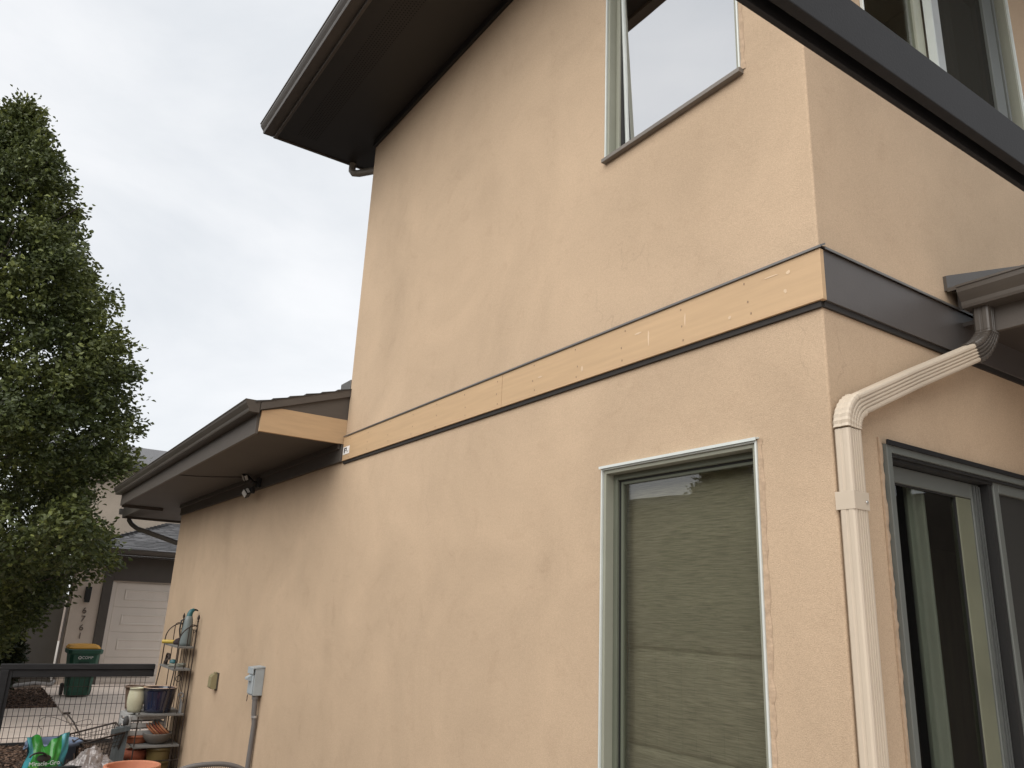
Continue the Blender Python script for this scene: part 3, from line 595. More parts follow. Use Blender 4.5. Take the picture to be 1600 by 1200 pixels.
mb = B(); mb.add([(.56, -.66, gz(.56)), (.56, 7.0, gz(.56)), (-2.8, 7, gz(-2.8)), (-2.8, 2.0, gz(-2.8)), (.56, -.66, gz(.56)-.06), (.56, 7, gz(.56)-.06), (-2.8, 7, gz(-2.8)-.06), (-2.8, 2.0, gz(-2.8)-.06), (-2.8, -.66, gz(.56)), (-2.8, -.66, gz(.56)-.06)],
                 [(0, 1, 2, 3), (4, 5, 6, 7), (0, 1, 5, 4), (0, 3, 8), (0, 8, 9, 4)]); grf = mb.build('roof', ROOFING, gh)
sh = MB(); random.seed(11)
for i in range(24):
    x0 = .575-.142*i; x1 = x0-.165; yl = -.66+(.56-x0)*.79; y = yl
    while y < 7.0:
        wd = random.uniform(.22, .36); th = random.uniform(.008, .020)
        sh.add([(x0, y, gz(x0)+.004+th), (x0, y+wd-.006, gz(x0)+.004+th), (x1, y+wd-.006, gz(x1)+.006), (x1, y, gz(x1)+.006), (x0, y, gz(x0)), (x0, y+wd-.006, gz(x0))], [(0, 1, 2, 3), (4, 5, 1, 0)]); y += wd
sh.build('shingle', ROOFING, grf, kind='stuff')
mb = B()
for i in range(22):
    t = i/22; x = .56-3.36*t; y = -.66+2.66*t
    mb.box(x-.10, x+.10, y-.08, y+.10, gz(x)+.012, gz(x)+.028)
mb.build('hip_cap', ROOFING, grf, kind='stuff')
mb = B(); mb.box(-8.5, -2.80, -1.2, 8, 3.5, 5.55); mb.build('wall', STUCCO_B, gh)
mb = B(); mb.prism([(-2.35, 5.58), (-2.35, 5.70), (-5.7, 6.75), (-9, 5.70), (-9, 5.58)], -1.6, 8.4, lambda p, t: (p[0], t, p[1])); mb.build('roof', ROOFING, gh)
mb = B(); mb.tube([(.15, -.53, .12), (.30, -.60, .06), (.55, -.75, .10), (1.0, -1.0, .16), (1.5, -1.45, .15), (2.1, -1.9, .09)], .04, 8)
tag(mb.build('drain_pipe', mat('weathered_grey_plastic', (.26, .25, .24), .7, 0, .2, 8), None), 'grey drain pipe lying across the dark mulch bed', 'pipe').location = (GX, 0, 0)

# ------------------------------------------------------------------ wheeled bin
bn = thing('wheeled_bin', 'green wheeled bin with a yellow lid standing by the garage', 'bin', (-17.85, -.30, .035), R(2))
GREEN = mat('green_plastic', (.016, .085, .055), .45, 0, .1, 4); YEL = mat('yellow_plastic', (.62, .30, .025), .45, 0, .06, 4)
mb = B()
def rrect(w_, d_, c=.06): return [(d_, -w_+c), (d_, w_-c), (d_-c, w_), (-d_+c, w_), (-d_, w_-c), (-d_, -w_+c), (-d_+c, -w_), (d_-c, -w_)]
lv = [(.215, .23, .02), (.225, .245, .10), (.285, .30, .86)]
vs = []
for w_, d_, z in lv: vs += [(a, b, z) for a, b in rrect(w_, d_)]
mb.add(vs, [(i*8+k, i*8+(k+1) % 8, (i+1)*8+(k+1) % 8, (i+1)*8+k) for i in range(2) for k in range(8)]+[tuple(range(8))]); bod = mb.build('body', GREEN, bn, .01)
mb = B(); vs = []
for w_, d_, z in ((.30, .315, .84), (.325, .34, .86), (.33, .345, .93), (.31, .325, .94)): vs += [(a, b, z) for a, b in rrect(w_, d_)]
mb.add(vs, [(i*8+k, i*8+(k+1) % 8, (i+1)*8+(k+1) % 8, (i+1)*8+k) for i in range(3) for k in range(8)]); mb.build('rim', GREEN, bod, .006)
mb = B(); mb.box(.300, .316, -.10, .10, .58, .70); mb.build('recess_shade', mat('shaded_green_plastic', (.006, .035, .022), .6), bod, .006)  # raised plate, its darkened green stands in for a recess's shade
mb = B()
for y in (-.19, .17): mb.box(.255, .290, y-.012, y+.012, .12, .80)
mb.build('rib', GREEN, bod, .006)
mb = B(); vs = []
for w_, d_, z in ((.325, .34, .945), (.325, .34, .965), (.28, .28, 1.02), (.14, .14, 1.035)): vs += [(a*.92-.055, b*.93-.02, z) for a, b in rrect(w_, d_)]
mb.add(vs, [(i*8+k, i*8+(k+1) % 8, (i+1)*8+(k+1) % 8, (i+1)*8+k) for i in range(3) for k in range(8)]+[(24, 25, 26, 27, 28, 29, 30, 31)]); mb.build('lid', YEL, bn, .01)
mb = B(); mb.tube([(-.36, -.28, .95), (-.36, .28, .95)], .018, 8); mb.build('handle', YEL, bn)
for s in (-1, 1):
    mb = B(); mb.tube([(-.22, s*.24, .12), (-.22, s*.29, .12)], .12, 18); mb.build('wheel', BLK, bn, .008)
WHT = mat('white_print', (.72, .74, .72), .6)
text_obj('lettering', 'COMP', .075, .001, WHT, bn, (.304, .045, .775), (R(90), 0, R(90)))
mb = B(); mb.tube([(.303, -.10+.026*math.cos(a), .775+.026*math.sin(a)) for a in np.linspace(0, 2*math.pi, 13)[:-1]], .008, 5, closed=True); mb.build('emblem', WHT, bn)

# ------------------------------------------------------------------ tree
def tube_limb(mb, p0, p1, r0, r1, rng, n=7, sag=.12):
    p0 = Vector(p0); p1 = Vector(p1); L_ = (p1-p0).length; pts = []
    off = Vector((rng.uniform(-1, 1), rng.uniform(-1, 1), rng.uniform(-.3, .3)))*L_*sag
    for i in range(n+1):
        t = i/n; pts.append(p0.lerp(p1, t) + off*math.sin(t*math.pi) + Vector((rng.uniform(-1, 1), rng.uniform(-1, 1), 0))*L_*.012)
    mb.tube(pts, [r0+(r1-r0)*i/n for i in range(n+1)], 7); return pts
def leaf_mesh(centers, dirs, size, rng, name, m_):
    """each leaf: six-point folded blade with a pointed tip"""
    n = len(centers); d = dirs/np.linalg.norm(dirs, axis=1)[:, None]
    rnd = rng.normal(size=(n, 3)); s = np.cross(d, rnd); s /= np.linalg.norm(s, axis=1)[:, None]; nn = np.cross(d, s)
    ln = size*rng.uniform(.65, 1.2, n)[:, None]; wd = ln*rng.uniform(.26, .34, n)[:, None]; cup = wd*rng.uniform(.2, .7, n)[:, None]
    base = centers; mid = base+d*ln*.42; tip = base+d*ln - nn*ln*rng.uniform(-.05, .25, n)[:, None]
    pts = np.stack([base, mid+s*wd+nn*cup, base+d*ln*.75+s*wd*.62+nn*cup*.5, tip, base+d*ln*.75-s*wd*.62+nn*cup*.5, mid-s*wd+nn*cup], 1).reshape(-1, 3)
    me = bpy.data.meshes.new(name); me.vertices.add(n*6); me.vertices.foreach_set('co', pts.ravel())
    quads = np.array([[0, 1, 2, 3], [0, 3, 4, 5]]); loops = (np.arange(n)[:, None, None]*6+quads[None]).ravel()
    me.loops.add(len(loops)); me.loops.foreach_set('vertex_index', loops.astype(np.int32)); me.polygons.add(n*2)
    me.polygons.foreach_set('loop_start', np.arange(0, n*8, 4, dtype=np.int32)); me.polygons.foreach_set('use_smooth', np.ones(n*2, bool))
    me.update(); me.materials.append(m_); return me
def leaf_mat(name, col, light):
    m = bpy.data.materials.new(name); m.use_nodes = True; t = m.node_tree; N = t.nodes.new; L = t.links.new; b = t.nodes['Principled BSDF']
    g = N('ShaderNodeNewGeometry'); r = N('ShaderNodeValToRGB'); L(g.outputs['Random Per Island'], r.inputs[0]); e = r.color_ramp.elements
    e[0].position = 0; e[0].color = tuple(c*.65 for c in col)+(1,); e[1].position = 1; e[1].color = tuple(light)+(1,)
    k = e.new(.75); k.color = tuple(c*1.1 for c in col)+(1,)
    tc = N('ShaderNodeTexCoord'); n = N('ShaderNodeTexNoise'); n.inputs['Scale'].default_value = .9; n.inputs['Detail'].default_value = 3; L(tc.outputs['Object'], n.inputs[0])
    rr_ = N('ShaderNodeValToRGB'); L(n.outputs[0], rr_.inputs[0]); rr_.color_ramp.elements[0].position = .35; rr_.color_ramp.elements[0].color = (.75, .78, .75, 1); rr_.color_ramp.elements[1].position = .68; rr_.color_ramp.elements[1].color = (1.35, 1.25, 1.0, 1)
    x = N('ShaderNodeMix'); x.data_type = 'RGBA'; x.blend_type = 'MULTIPLY'; x.inputs[0].default_value = 1; L(r.outputs[0], x.inputs[6]); L(rr_.outputs[0], x.inputs[7])
    L(x.outputs[2], b.inputs['Base Color']); b.inputs['Roughness'].default_value = .48; b.inputs['Specular IOR Level'].default_value = .4
    tl = N('ShaderNodeBsdfTranslucent'); L(x.outputs[2], tl.inputs[0]); ms = N('ShaderNodeMixShader'); ms.inputs[0].default_value = .2
    o = t.nodes['Material Output']; L(b.outputs[0], ms.inputs[1]); L(tl.outputs[0], ms.inputs[2]); L(ms.outputs[0], o.inputs[0]); return m
LEAF = leaf_mat('pear_leaf', (.096, .120, .044), (.20, .23, .07))
BARK = mat('grey_brown_bark', (.07, .055, .045), .9, 0, .3, 8, .8, 40, stretch=(1, 1, .3))
TREE_PROF = [(.6, 1.0), (.9, 1.75), (1.3, 2.05), (1.7, 2.25), (2.2, 2.95), (2.6, 3.5), (3.0, 3.75), (3.4, 3.2), (3.8, 2.95), (4.5, 3.45), (5.2, 3.52), (6.4, 3.08), (7.5, 2.58), (9.06, 1.88), (9.87, 1.52), (10.66, 1.15), (11.3, .66), (11.95, .2)]
def prof_r(z): return float(np.interp(z, [a for a, _ in TREE_PROF], [b for _, b in TREE_PROF]))
def make_tree(label, loc, rz, seed, nclus=2700, per=72, group=None):
    rng = random.Random(seed); nr = np.random.default_rng(seed)
    t = thing('pear_tree', label, 'tree', loc, rz, group)
    tr = MB(); tr.tube([(0, 0, -.1), (.01, .01, .5), (.03, -.02, 2), (.0, .04, 4), (.03, 0, 7), (0, 0, 11)], [.19, .15, .125, .10, .06, .015], 12); tr.build('trunk', BARK, t)
    lm = MB(); tips = []
    for k in range(60):
        zb = rng.uniform(.9, 9.5); a = k*2.399+rng.uniform(-.3, .3); zt = min(12.0, zb+rng.uniform(.9, 2.3)); rr_ = prof_r(zt)*rng.uniform(.75, .98)
        pts = tube_limb(lm, (0, 0, zb), (rr_*math.cos(a), rr_*math.sin(a), zt), .045*(1-zb/14), .008, rng); tips += [(p, i/len(pts)) for i, p in enumerate(pts) if i > 1]
    lm.build('limb', BARK, t)
    C = []; D = []
    ncl = 0; side = [rng.uniform(0, 6.28) for _ in range(5)]
    while ncl < nclus:
        z = rng.uniform(.75, 11.85)
        if rng.random() > prof_r(z)/3.35*.8+.2: continue
        a = rng.uniform(0, 2*math.pi)
        lump = 1+.06*math.sin(3*a+side[0]+z*1.1)+.05*math.sin(5*a+side[1]-z*2.3)+.03*math.sin(2*z*1.9+side[2])
        f_ = 1-abs(rng.gauss(0, .22)); 
        if f_ < .15: continue
        r_ = max(.05, prof_r(z)-.30)*lump*f_
        c = np.array([r_*math.cos(a), r_*math.sin(a), z]); ncl += 1
        tw = np.array([math.cos(a)*rng.uniform(.3, 1), math.sin(a)*rng.uniform(.3, 1), rng.uniform(-.1, .9)]); tw /= np.linalg.norm(tw)
        n_ = int(per*rng.uniform(.6, 1.3)); tt = nr.uniform(-.32, .34, n_)
        q = c[None]+tw[None]*tt[:, None]+nr.normal(0, .085, (n_, 3)); C.append(q)
        dd = nr.normal(0, .55, (n_, 3))+tw[None]*.55+np.array([math.cos(a)*.4, math.sin(a)*.4, -.35])[None]; D.append(dd)
    C = np.concatenate(C); D = np.concatenate(D)
    me = leaf_mesh(C, D, .105, nr, 'crown', LEAF); o = bpy.data.objects.new('crown', me); COL.objects.link(o); o.parent = t
    return t
tree = make_tree('tall leafy pear tree at the left, standing in the mulch bed', (-16.2, -3.55, 0), R(20), 4)
# low dark shrub under the tree
shr = thing('shrub', 'dark low shrub beneath the pear tree by the grey wall', 'shrub', (-17.6, -1.95, 0))
nr = np.random.default_rng(9); n_ = 7000
dirv = nr.normal(size=(n_, 3)); dirv /= np.linalg.norm(dirv, axis=1)[:, None]; rad = nr.uniform(.3, 1, n_)**.5
cc = dirv*rad[:, None]*np.array([.6, .6, .75])+np.array([0, 0, .75]); cc = cc[cc[:, 2] > .05]
me = leaf_mesh(cc, dirv[:len(cc)]+nr.normal(0, .6, (len(cc), 3)), .09, nr, 'foliage', leaf_mat('dark_shrub_leaf', (.022, .034, .012), (.06, .06, .02))); o = bpy.data.objects.new('foliage', me); COL.objects.link(o); o.parent = shr
mb = MB(); rg = random.Random(2)
for k in range(7): tube_limb(mb, (rg.uniform(-.05, .05), rg.uniform(-.05, .05), 0), (rg.uniform(-.4, .4), rg.uniform(-.4, .4), rg.uniform(.7, 1.2)), .015, .005, rg)
mb.build('stem', BARK, shr)

# ------------------------------------------------------------------ plant stand against the wall
IRON = mat('rusty_dark_iron', (.045, .032, .026), .6, .4, .4, 14)
SHELF = mat('weathered_shelf', (.17, .165, .155), .75, .1, .25, 8, .3, 60)
RX0, RX1 = -10.2, -9.35
rk = thing('plant_stand', 'tall arched iron plant stand crowded with pots against the wall', 'shelf rack', (-9.775, 0, 0))
def Q(*p): return [(x+9.775, y, z) for x, y, z in p]
RD = .0075
for xx in (RX0, RX1):
    mb = MB(); mb.tube(Q((xx, -.045, 0), (xx, -.045, 1.80)), RD, 7); mb.lathe([(.001, 1.90), (.008, 1.885), (.017, 1.86), (.014, 1.84), (.006, 1.825), (.012, 1.815), (.006, 1.80)], 10, (xx+9.775, -.045, 0)); mb.build('post', IRON, rk)
    mb = MB(); mb.tube(Q(*[(xx, -.045-.20*math.sin(a), 1.56+.20*math.cos(a)) for a in np.linspace(0, math.pi/2, 10)], (xx, -.245, 1.25), (xx, -.27, .98), (xx, -.30, .71)), RD, 7); mb.build('arch', IRON, rk)
    mb = MB(); mb.tube(Q((xx, -.14, 0.0), (xx, -.14, 1.735)), .006, 6); mb.build('rod', IRON, rk)
    mb = MB(); mb.tube(Q((xx, -.58, 0), (xx, -.58, .72)), RD, 7); mb.build('leg', IRON, rk)
    mb = MB(); mb.tube(Q(*[(xx, -.045-.05+.05*math.cos(a), 1.72+.05*math.sin(a)) for a in np.linspace(-1.2, 2.6, 10)]), .005, 6); mb.build('scroll', IRON, rk)
mb = MB()
for k in range(1, 5): mb.tube(Q((RX0+.17*k, -.045, .02), (RX0+.17*k, -.045, 1.70)), .005, 6)
mb.tube(Q((RX0, -.045, 1.70), (RX1, -.045, 1.70)), .006, 6); mb.build('back_rod', IRON, rk)
for z, d in ((1.495, .245), (1.225, .265), (.695, .585), (.335, .585)):
    mb = MB(); mb.box(RX0+9.775-.01, RX1+9.775+.01, -d, -.055, z-.018, z+.006); mb.build('shelf', SHELF, rk, .003)
mb = MB(); mb.tube(Q((RX1, -.05, .165), (RX1, -.58, .165)), .008, 6); mb.tube(Q((RX0, -.05, .165), (RX0, -.58, .165)), .008, 6); mb.tube(Q((RX0, -.58, .165), (RX1, -.58, .165)), .008, 6); mb.build('rail', IRON, rk)

TERRA = mat('terracotta', (.36, .125, .062), .75, 0, .2, 7, .2, 80)
def pot(name, label, cat, loc, r0, r1, h, m_, rim=.0, lip=.0, wall_=.014, group=None, bulge=0):
    prof = [(.001, 0), (r0, 0)]
    for k in range(1, 9):
        t = k/8; prof.append((r0+(r1-r0)*t+bulge*math.sin(t*math.pi), h*t*(1-rim)))
    if rim: prof += [(r1+lip, h*(1-rim)), (r1+lip*1.15, h*.995)]
    prof += [((prof[-1][0])-.004, h), (r1-wall_+.003, h), (r1-wall_, h*.97), (r0*.9+bulge*.6, .03), (.001, .03)]
    mb = MB(); mb.lathe(prof, 32); o = tag(mb.build(name, m_), label, cat, group); o.location = loc; return o
NAVY = mat('navy_glaze', (.012, .016, .040), .12, 0, .3, 6, 0, 1, .6, coat=.6)
navy = pot('glazed_pot', 'large glossy navy glazed pot on the plant stand shelf', 'pot', (-9.56, -.335, .702), .155, .195, .295, NAVY, .05, .006)
mb = MB(); mb.lathe([(.178, .291), (.187, .2965), (.197, .297), (.203, .293)], 32); mb.build('rim', mat('buff_glaze', (.55, .38, .26), .5), navy)
pot('cream_pot', 'cream glazed barrel pot left of the navy pot', 'pot', (-9.62, -.595, .702), .075, .085, .285, mat('cream_glaze', (.52, .50, .36), .25, 0, .12, 6, 0, 1, .5, coat=.4), .04, .004, .012, None, .022)
pot('brown_pot', 'small dark brown pot behind the cream pot', 'pot', (-9.98, -.56, .702), .085, .115, .275, mat('brown_clay', (.12, .075, .05), .6, 0, .3, 9), .1, .006)
mb = MB(); mb.tube([(0, 0, 0), (0, 0, .11)], .022, 12); mb.tube([(0, 0, .11), (0, -.01, .15), (0, -.03, .17)], [.016, .014, .012], 10); mb.tube([(.0, -.02+.028*math.cos(a), .21+.028*math.sin(a)) for a in np.linspace(0, 2*math.pi, 14)[:-1]], .009, 6, closed=True)
o = tag(mb.build('hose_nozzle', mat('grey_alloy', (.32, .33, .34), .4, .5)), 'grey metal hose nozzle standing at the right of the navy pot', 'nozzle'); o.location = (-9.40, -.09, .702)
# pale plastic crate, upside down, under the shelf
cr_ = thing('plastic_crate', 'pale grey slatted plastic crate on the lower shelf of the stand', 'crate', (-9.80, -.44, .435), R(2))
CRT = mat('pale_grey_plastic', (.40, .40, .39), .55, 0, .08, 6)
cx2, cy2, cz2 = .26, .21, .235
for sx in (-1, 1):
    for sy in (-1, 1):
        mb = MB(); mb.box(sx*cx2-.015, sx*cx2+.015, sy*cy2-.015, sy*cy2+.015, 0, cz2); mb.build('corner_post', CRT, cr_, .004)
for z in (0.0, .088, .176):
    for s in (-1, 1):
        mb = MB(); mb.box(s*cx2-.006, s*cx2+.006, -cy2+.016, cy2-.016, z+.004, z+.058); mb.build('slat', CRT, cr_, .003)
        mb = MB(); mb.box(-cx2+.016, cx2-.016, s*cy2-.006, s*cy2+.006, z+.004, z+.058); mb.build('slat', CRT, cr_, .003)
for s in (-.07, .07):
    mb = MB(); mb.box(cx2-.0135, cx2-.0065, s-.008, s+.008, .004, cz2-.004); mb.build('rib', CRT, cr_)
mb = MB(); mb.box(-cx2+.01, cx2-.016, -cy2+.016, cy2-.016, cz2-.014, cz2-.002); mb.build('base', CRT, cr_)
pot('terracotta_saucer', 'wide shallow terracotta bowl beneath the plastic crate', 'pot', (-9.66, -.51, .342), .11, .145, .095, TERRA, .3, .008)
BOWL = mat('grey_clay', (.13, .115, .10), .85, 0, .25, 10, .3, 60)
pot('clay_bowl', 'round grey clay bowl holding stacked saucers', 'bowl', (-9.52, -.295, .342), .09, .175, .125, BOWL, 0, 0, .014, None, .022)
for k in range(5):
    mb = MB(); mb.lathe([(.001, 0), (.10, 0), (.125, .022), (.120, .024), (.096, .007), (.001, .007)], 26)
    o = tag(mb.build('saucer', mat('terracotta_%d' % (k % 3), [(.40, .15, .07), (.46, .21, .11), (.30, .09, .05)][k % 3], .8, 0, .15, 8)), ['outermost orange saucer of the leaning stack in the clay bowl', 'second saucer of the leaning stack, paler orange than the outermost', 'dark red middle saucer of the stack leaning in the clay bowl', 'fourth orange saucer of the leaning stack in the clay bowl', 'innermost pale orange saucer of the stack nearest the wall'][k], 'saucer', 'saucers stacked in the clay bowl')
    o.location = (-9.55+.012*k, -.30+.032*(k-2), .475+.006*k); o.rotation_euler = (R(-42), R(8), 0)
OLV = mat('olive_glaze', (.15, .11, .04), .4, 0, .25, 7, coat=.3)
pot('terracotta_pot', 'rimmed terracotta pot under the lowest plant stand shelf', 'pot', (-9.66, -.485, .0), .105, .125, .262, mat('red_terracotta', (.33, .09, .045), .75, 0, .2, 7), .42, .010)
pot('olive_pot', 'upper olive glazed pot of the pair under the shelf', 'pot', (-9.52, -.255, .128), .125, .140, .175, OLV, .2, .008)
pot('olive_pot', 'lower olive glazed pot holding the other olive pot', 'pot', (-9.52, -.255, .0), .125, .150, .150, OLV, .2, .008)
mb = MB()
for k in range(9):
    a = k*2.4; mb.tube([(.02*math.cos(a), .02*math.sin(a), 0), (.06*math.cos(a), .05*math.sin(a), .03), (.11*math.cos(a), .09*math.sin(a), .015)], .006, 5)
o = tag(mb.build('dry_stems', mat('dry_straw', (.34, .29, .20), .9, 0, .3, 10)), 'pale dry stems lying on top of the rimmed terracotta pot', 'dry stems'); o.location = (-9.66, -.485, .262)
# upper shelves
sp = thing('sprayer_bottle', 'tall grey and teal garden sprayer bottle on the top shelf', 'sprayer', (-9.53, -.125, 1.503), R(-90))
GB = mat('grey_blue_plastic', (.17, .20, .20), .4, 0, .1, 4); TEAL = mat('teal_plastic', (.018, .11, .125), .4, 0, .1, 6)
mb = MB(); mb.lathe([(.001, 0), (.070, 0), (.074, .04), (.066, .20), (.055, .32), (.042, .37), (.001, .375)], 18); mb.build('bottle', GB, sp)
mb = MB(); mb.tube([(0, 0, .35), (-.005, 0, .40), (-.022, 0, .435), (-.05, 0, .452)], [.040, .036, .030, .020], 12); mb.build('spray_head', TEAL, sp)
mb = MB(); mb.tube([(-.045, 0, .452), (-.085, 0, .448), (-.10, 0, .438)], [.014, .011, .008], 8); mb.build('nozzle', BLK, sp)
mb = MB(); mb.tube([(.05, 0, .33), (.09, 0, .31), (.095, 0, .2), (.07, 0, .08)], .010, 8); mb.build('hand_grip', BLK, sp)
tl = thing('hand_tool', 'yellow handled hand tool lying on the top shelf', 'hand tool', (-10.0, -.20, 1.525), R(65))
YL = mat('yellow_grip', (.50, .36, .06), .5, 0, .1, 9)
mb = MB(); mb.tube([(-.12, 0, 0), (-.11, 0, 0), (.04, 0, 0), (.06, 0, 0)], [.018, .024, .024, .018], 12); mb.build('handle', YL, tl)
mb = MB(); mb.tube([(.06, 0, 0), (.14, 0, .0), (.17, .01, .05)], [.014, .018, .010], 8); mb.box(.10, .20, -.03, .03, -.02, .03); mb.build('head', IRON, tl, .006)
gl = tag((lambda q: [q.lathe([(.001, 0), (.06, 0), (.075, .03), (.05, .07), (.02, .085), (.001, .086)], 12, (0, 0, 0), True, lambda a, z: .25*math.sin(3*a+z*40)), q.build('garden_glove', mat('dark_fabric', (.03, .02, .022), .95, 0, .4, 20, .5, 60))][1])(MB()), 'crumpled dark glove beside the yellow handled tool', 'glove'); gl.location = (-9.78, -.14, 1.502)
def coil(name, label, cat, loc, r_, th, m_, turns, seed, tilt=0):
    rg = random.Random(seed); q = MB(); pts = []
    for i in range(turns*16):
        a = i*math.pi/8; rr_ = r_*(1+.12*math.sin(i*.37+seed)); pts.append((rr_*math.cos(a), rr_*math.sin(a), th+.010*(i/16)+.006*math.sin(i*.9)))
    q.tube(pts, th, 6); o = tag(q.build(name, m_), label, cat); o.location = loc; o.rotation_euler = (tilt, 0, 0); return o
coil('hose_coil', 'small dark coil of tubing standing on the second shelf', 'tubing', (-10.0, -.20, 1.30), .065, .009, IRON, 3, 1, R(80))
coil('wire_coil', 'loose pale coil of wire lying on the second shelf', 'wire', (-9.66, -.16, 1.232), .10, .008, mat('pale_wire', (.22, .22, .18), .6), 3, 2)
mb = MB(); mb.lathe([(.001, -.04), (.03, -.035), (.045, 0), (.03, .035), (.001, .04)], 14, (0, 0, 0), True, lambda a, z: .15*math.sin(4*a)); o = tag(mb.build('twine_ball', TEAL), 'teal ball of garden twine on the second shelf', 'twine'); o.location = (-9.86, -.17, 1.272)
mb = MB(); mb.tube([(0, -.035*math.cos(a), .035*math.sin(a)) for a in np.linspace(0, 2*math.pi, 14)[:-1]], .005, 6, closed=True); mb.tube([(0, 0, .035), (0, .01, .07), (0, .0, .10)], .004, 5)
o = tag(mb.build('wire_hook', IRON), 'small ring of wire hanging below the second shelf', 'hook'); o.location = (-9.45, -.16, 1.105)

# ------------------------------------------------------------------ clutter on the ground
BLUE = mat('blue_grey_plastic', (.115, .155, .235), .5, 0, .1, 4)
tb = thing('garden_tub', 'blue grey round plastic tub behind the soil bag', 'tub', (-9.55, -1.42, 0))
mb = MB(); mb.lathe([(.001, .01), (.21, 0), (.225, .03), (.275, .37), (.30, .375), (.305, .405), (.30, .42), (.283, .42), (.268, .37), (.215, .03), (.001, .03)], 40); mb.build('body', BLUE, tb)
for s in (-1, 1):
    mb = MB(); mb.tube([(.30*math.cos(a), s*.30*math.sin(a)+0, .39-.05*math.sin((a-1.1)*3.1)) for a in np.linspace(1.1, 2.05, 9)], .012, 7); mb.build('handle', BLUE, tb)
# potting-soil bag: crumpled pillow with pinched open top
bg_ = thing('soil_bag', 'crumpled bright green and teal potting soil bag standing open', 'soil bag', (-8.93, -1.545, .02), R(10))
GRN = mat('green_print_film', (.035, .26, .035), .32, 0, .35, 6, .25, 18, coat=.3); TLF = mat('teal_print_film', (.06, .30, .34), .32, 0, .25, 6, .3, 18, coat=.3)
rg = random.Random(6)
def bag_pt(u, v, side):
    """u -1..1 across (y), v 0..1 up; side +1 front"""
    puff = .115*(1-abs(u)**2.5)*(1-v**2.2)+.01
    top = .555-.11*math.exp(-(u/.33)**2)+.02*math.sin(u*9)
    x = side*puff+.018*math.sin(7*u+9*v+side)+.012*math.sin(15*u-11*v)*v
    y = .205*u*(1+.06*math.sin(v*7))+.010*math.sin(11*v)
    return (x, y, v*top+.006*math.sin(13*u))
def bag_part(name, m_, ua, ub, side, nu, nv, v0=0, v1=1, lift=0):
    q = MB(); vs = [bag_pt(ua+(ub-ua)*i/nu, v0+(v1-v0)*j/nv, side) for j in range(nv+1) for i in range(nu+1)]
    vs = [(a+lift, b, c) for a, b, c in vs]
    q.add(vs, [(j*(nu+1)+i, j*(nu+1)+i+1, (j+1)*(nu+1)+i+1, (j+1)*(nu+1)+i) for j in range(nv) for i in range(nu)], True); return q.build(name, m_, bg_)
bag_part('front', GRN, -.80, .62, 1, 22, 18); bag_part('gusset', TLF, -1, -.80, 1, 5, 18); bag_part('gusset', TLF, .62, 1, 1, 8, 18); bag_part('back', TLF, -1, 1, -1, 24, 18)
q = MB(); q.tube([(.125+.001*0, -.11+.085*math.cos(a)*1.0+.0, .345+.050*math.sin(a)) for a in np.linspace(0.15, math.pi-.15, 12)], [.010]*12, 6); q.build('emblem', mat('black_print', (.02, .018, .014), .4), bg_)
q = MB(); q.lathe([(.001, .004), (.06, .003), (.072, 0)], 20); o = q.build('emblem', MATS['black_print'], bg_); o.location = (.118, -.05, .335); o.rotation_euler = (0, R(72), 0); o.scale = (.55, 1, 1)
text_obj('lettering', 'Miracle-Gro', .062, .0015, WHT, bg_, (.139, -.04, .285), (R(84), 0, R(90)))
q = MB(); q.box(.11, .13, -.19, -.10, .20, .245); q.build('print_patch', mat('yellow_print', (.55, .50, .08), .4), bg_)
# dark tray in front of the bag
tr_ = thing('nursery_tray', 'black plastic nursery tray in front of the soil bag', 'tray', (-8.55, -1.42, 0))
mb = MB(); ring(mb, lambda u, d, z: (d, u, z), -.20, .20, .0, .29, .02, -.02, .02); mb.box(-.019, .019, -.175, .175, .02, .265); mb.build('side', BLK, tr_, .004)
mb = MB(); mb.box(-.04, .04, -.21, .21, .291, .306); mb.build('rim', BLK, tr_, .004)
# crumpled clear plastic sack
def crumple(name, label, cat, loc, sx, sy, sz, m_, seed, n=34):
    rg = np.random.default_rng(seed); ph = rg.uniform(0, 6.28, 24); kk = rg.normal(0, 1, (24, 3))*np.linspace(2, 9, 24)[:, None]; am = .085/np.linspace(1, 3, 24)
    q = MB(); vs = []
    for j in range(n+1):
        th = math.pi*.56*j/n
        for i in range(2*n):
            a = math.pi*i/n; d = np.array([math.sin(th)*math.cos(a), math.sin(th)*math.sin(a), math.cos(th)])
            r_ = 1+sum(am[k]*abs(math.sin(kk[k]@d+ph[k])) for k in range(24))-.40; vs.append((d[0]*sx*r_, d[1]*sy*r_, max(0, d[2]*sz*r_+.02)))
    q.add(vs, [(j*2*n+i, j*2*n+(i+1) % (2*n), (j+1)*2*n+(i+1) % (2*n), (j+1)*2*n+i) for j in range(n) for i in range(2*n)], False); o = tag(q.build(name, m_), label, cat); o.location = loc; return o
crumple('plastic_sack', 'crumpled grey plastic sack slumped in front of the stand', 'sack', (-8.72, -1.10, 0), .27, .23, .30, mat('cloudy_film', (.24, .21, .20), .22, 0, .3, 14, .4, 30, coat=.5), 5)
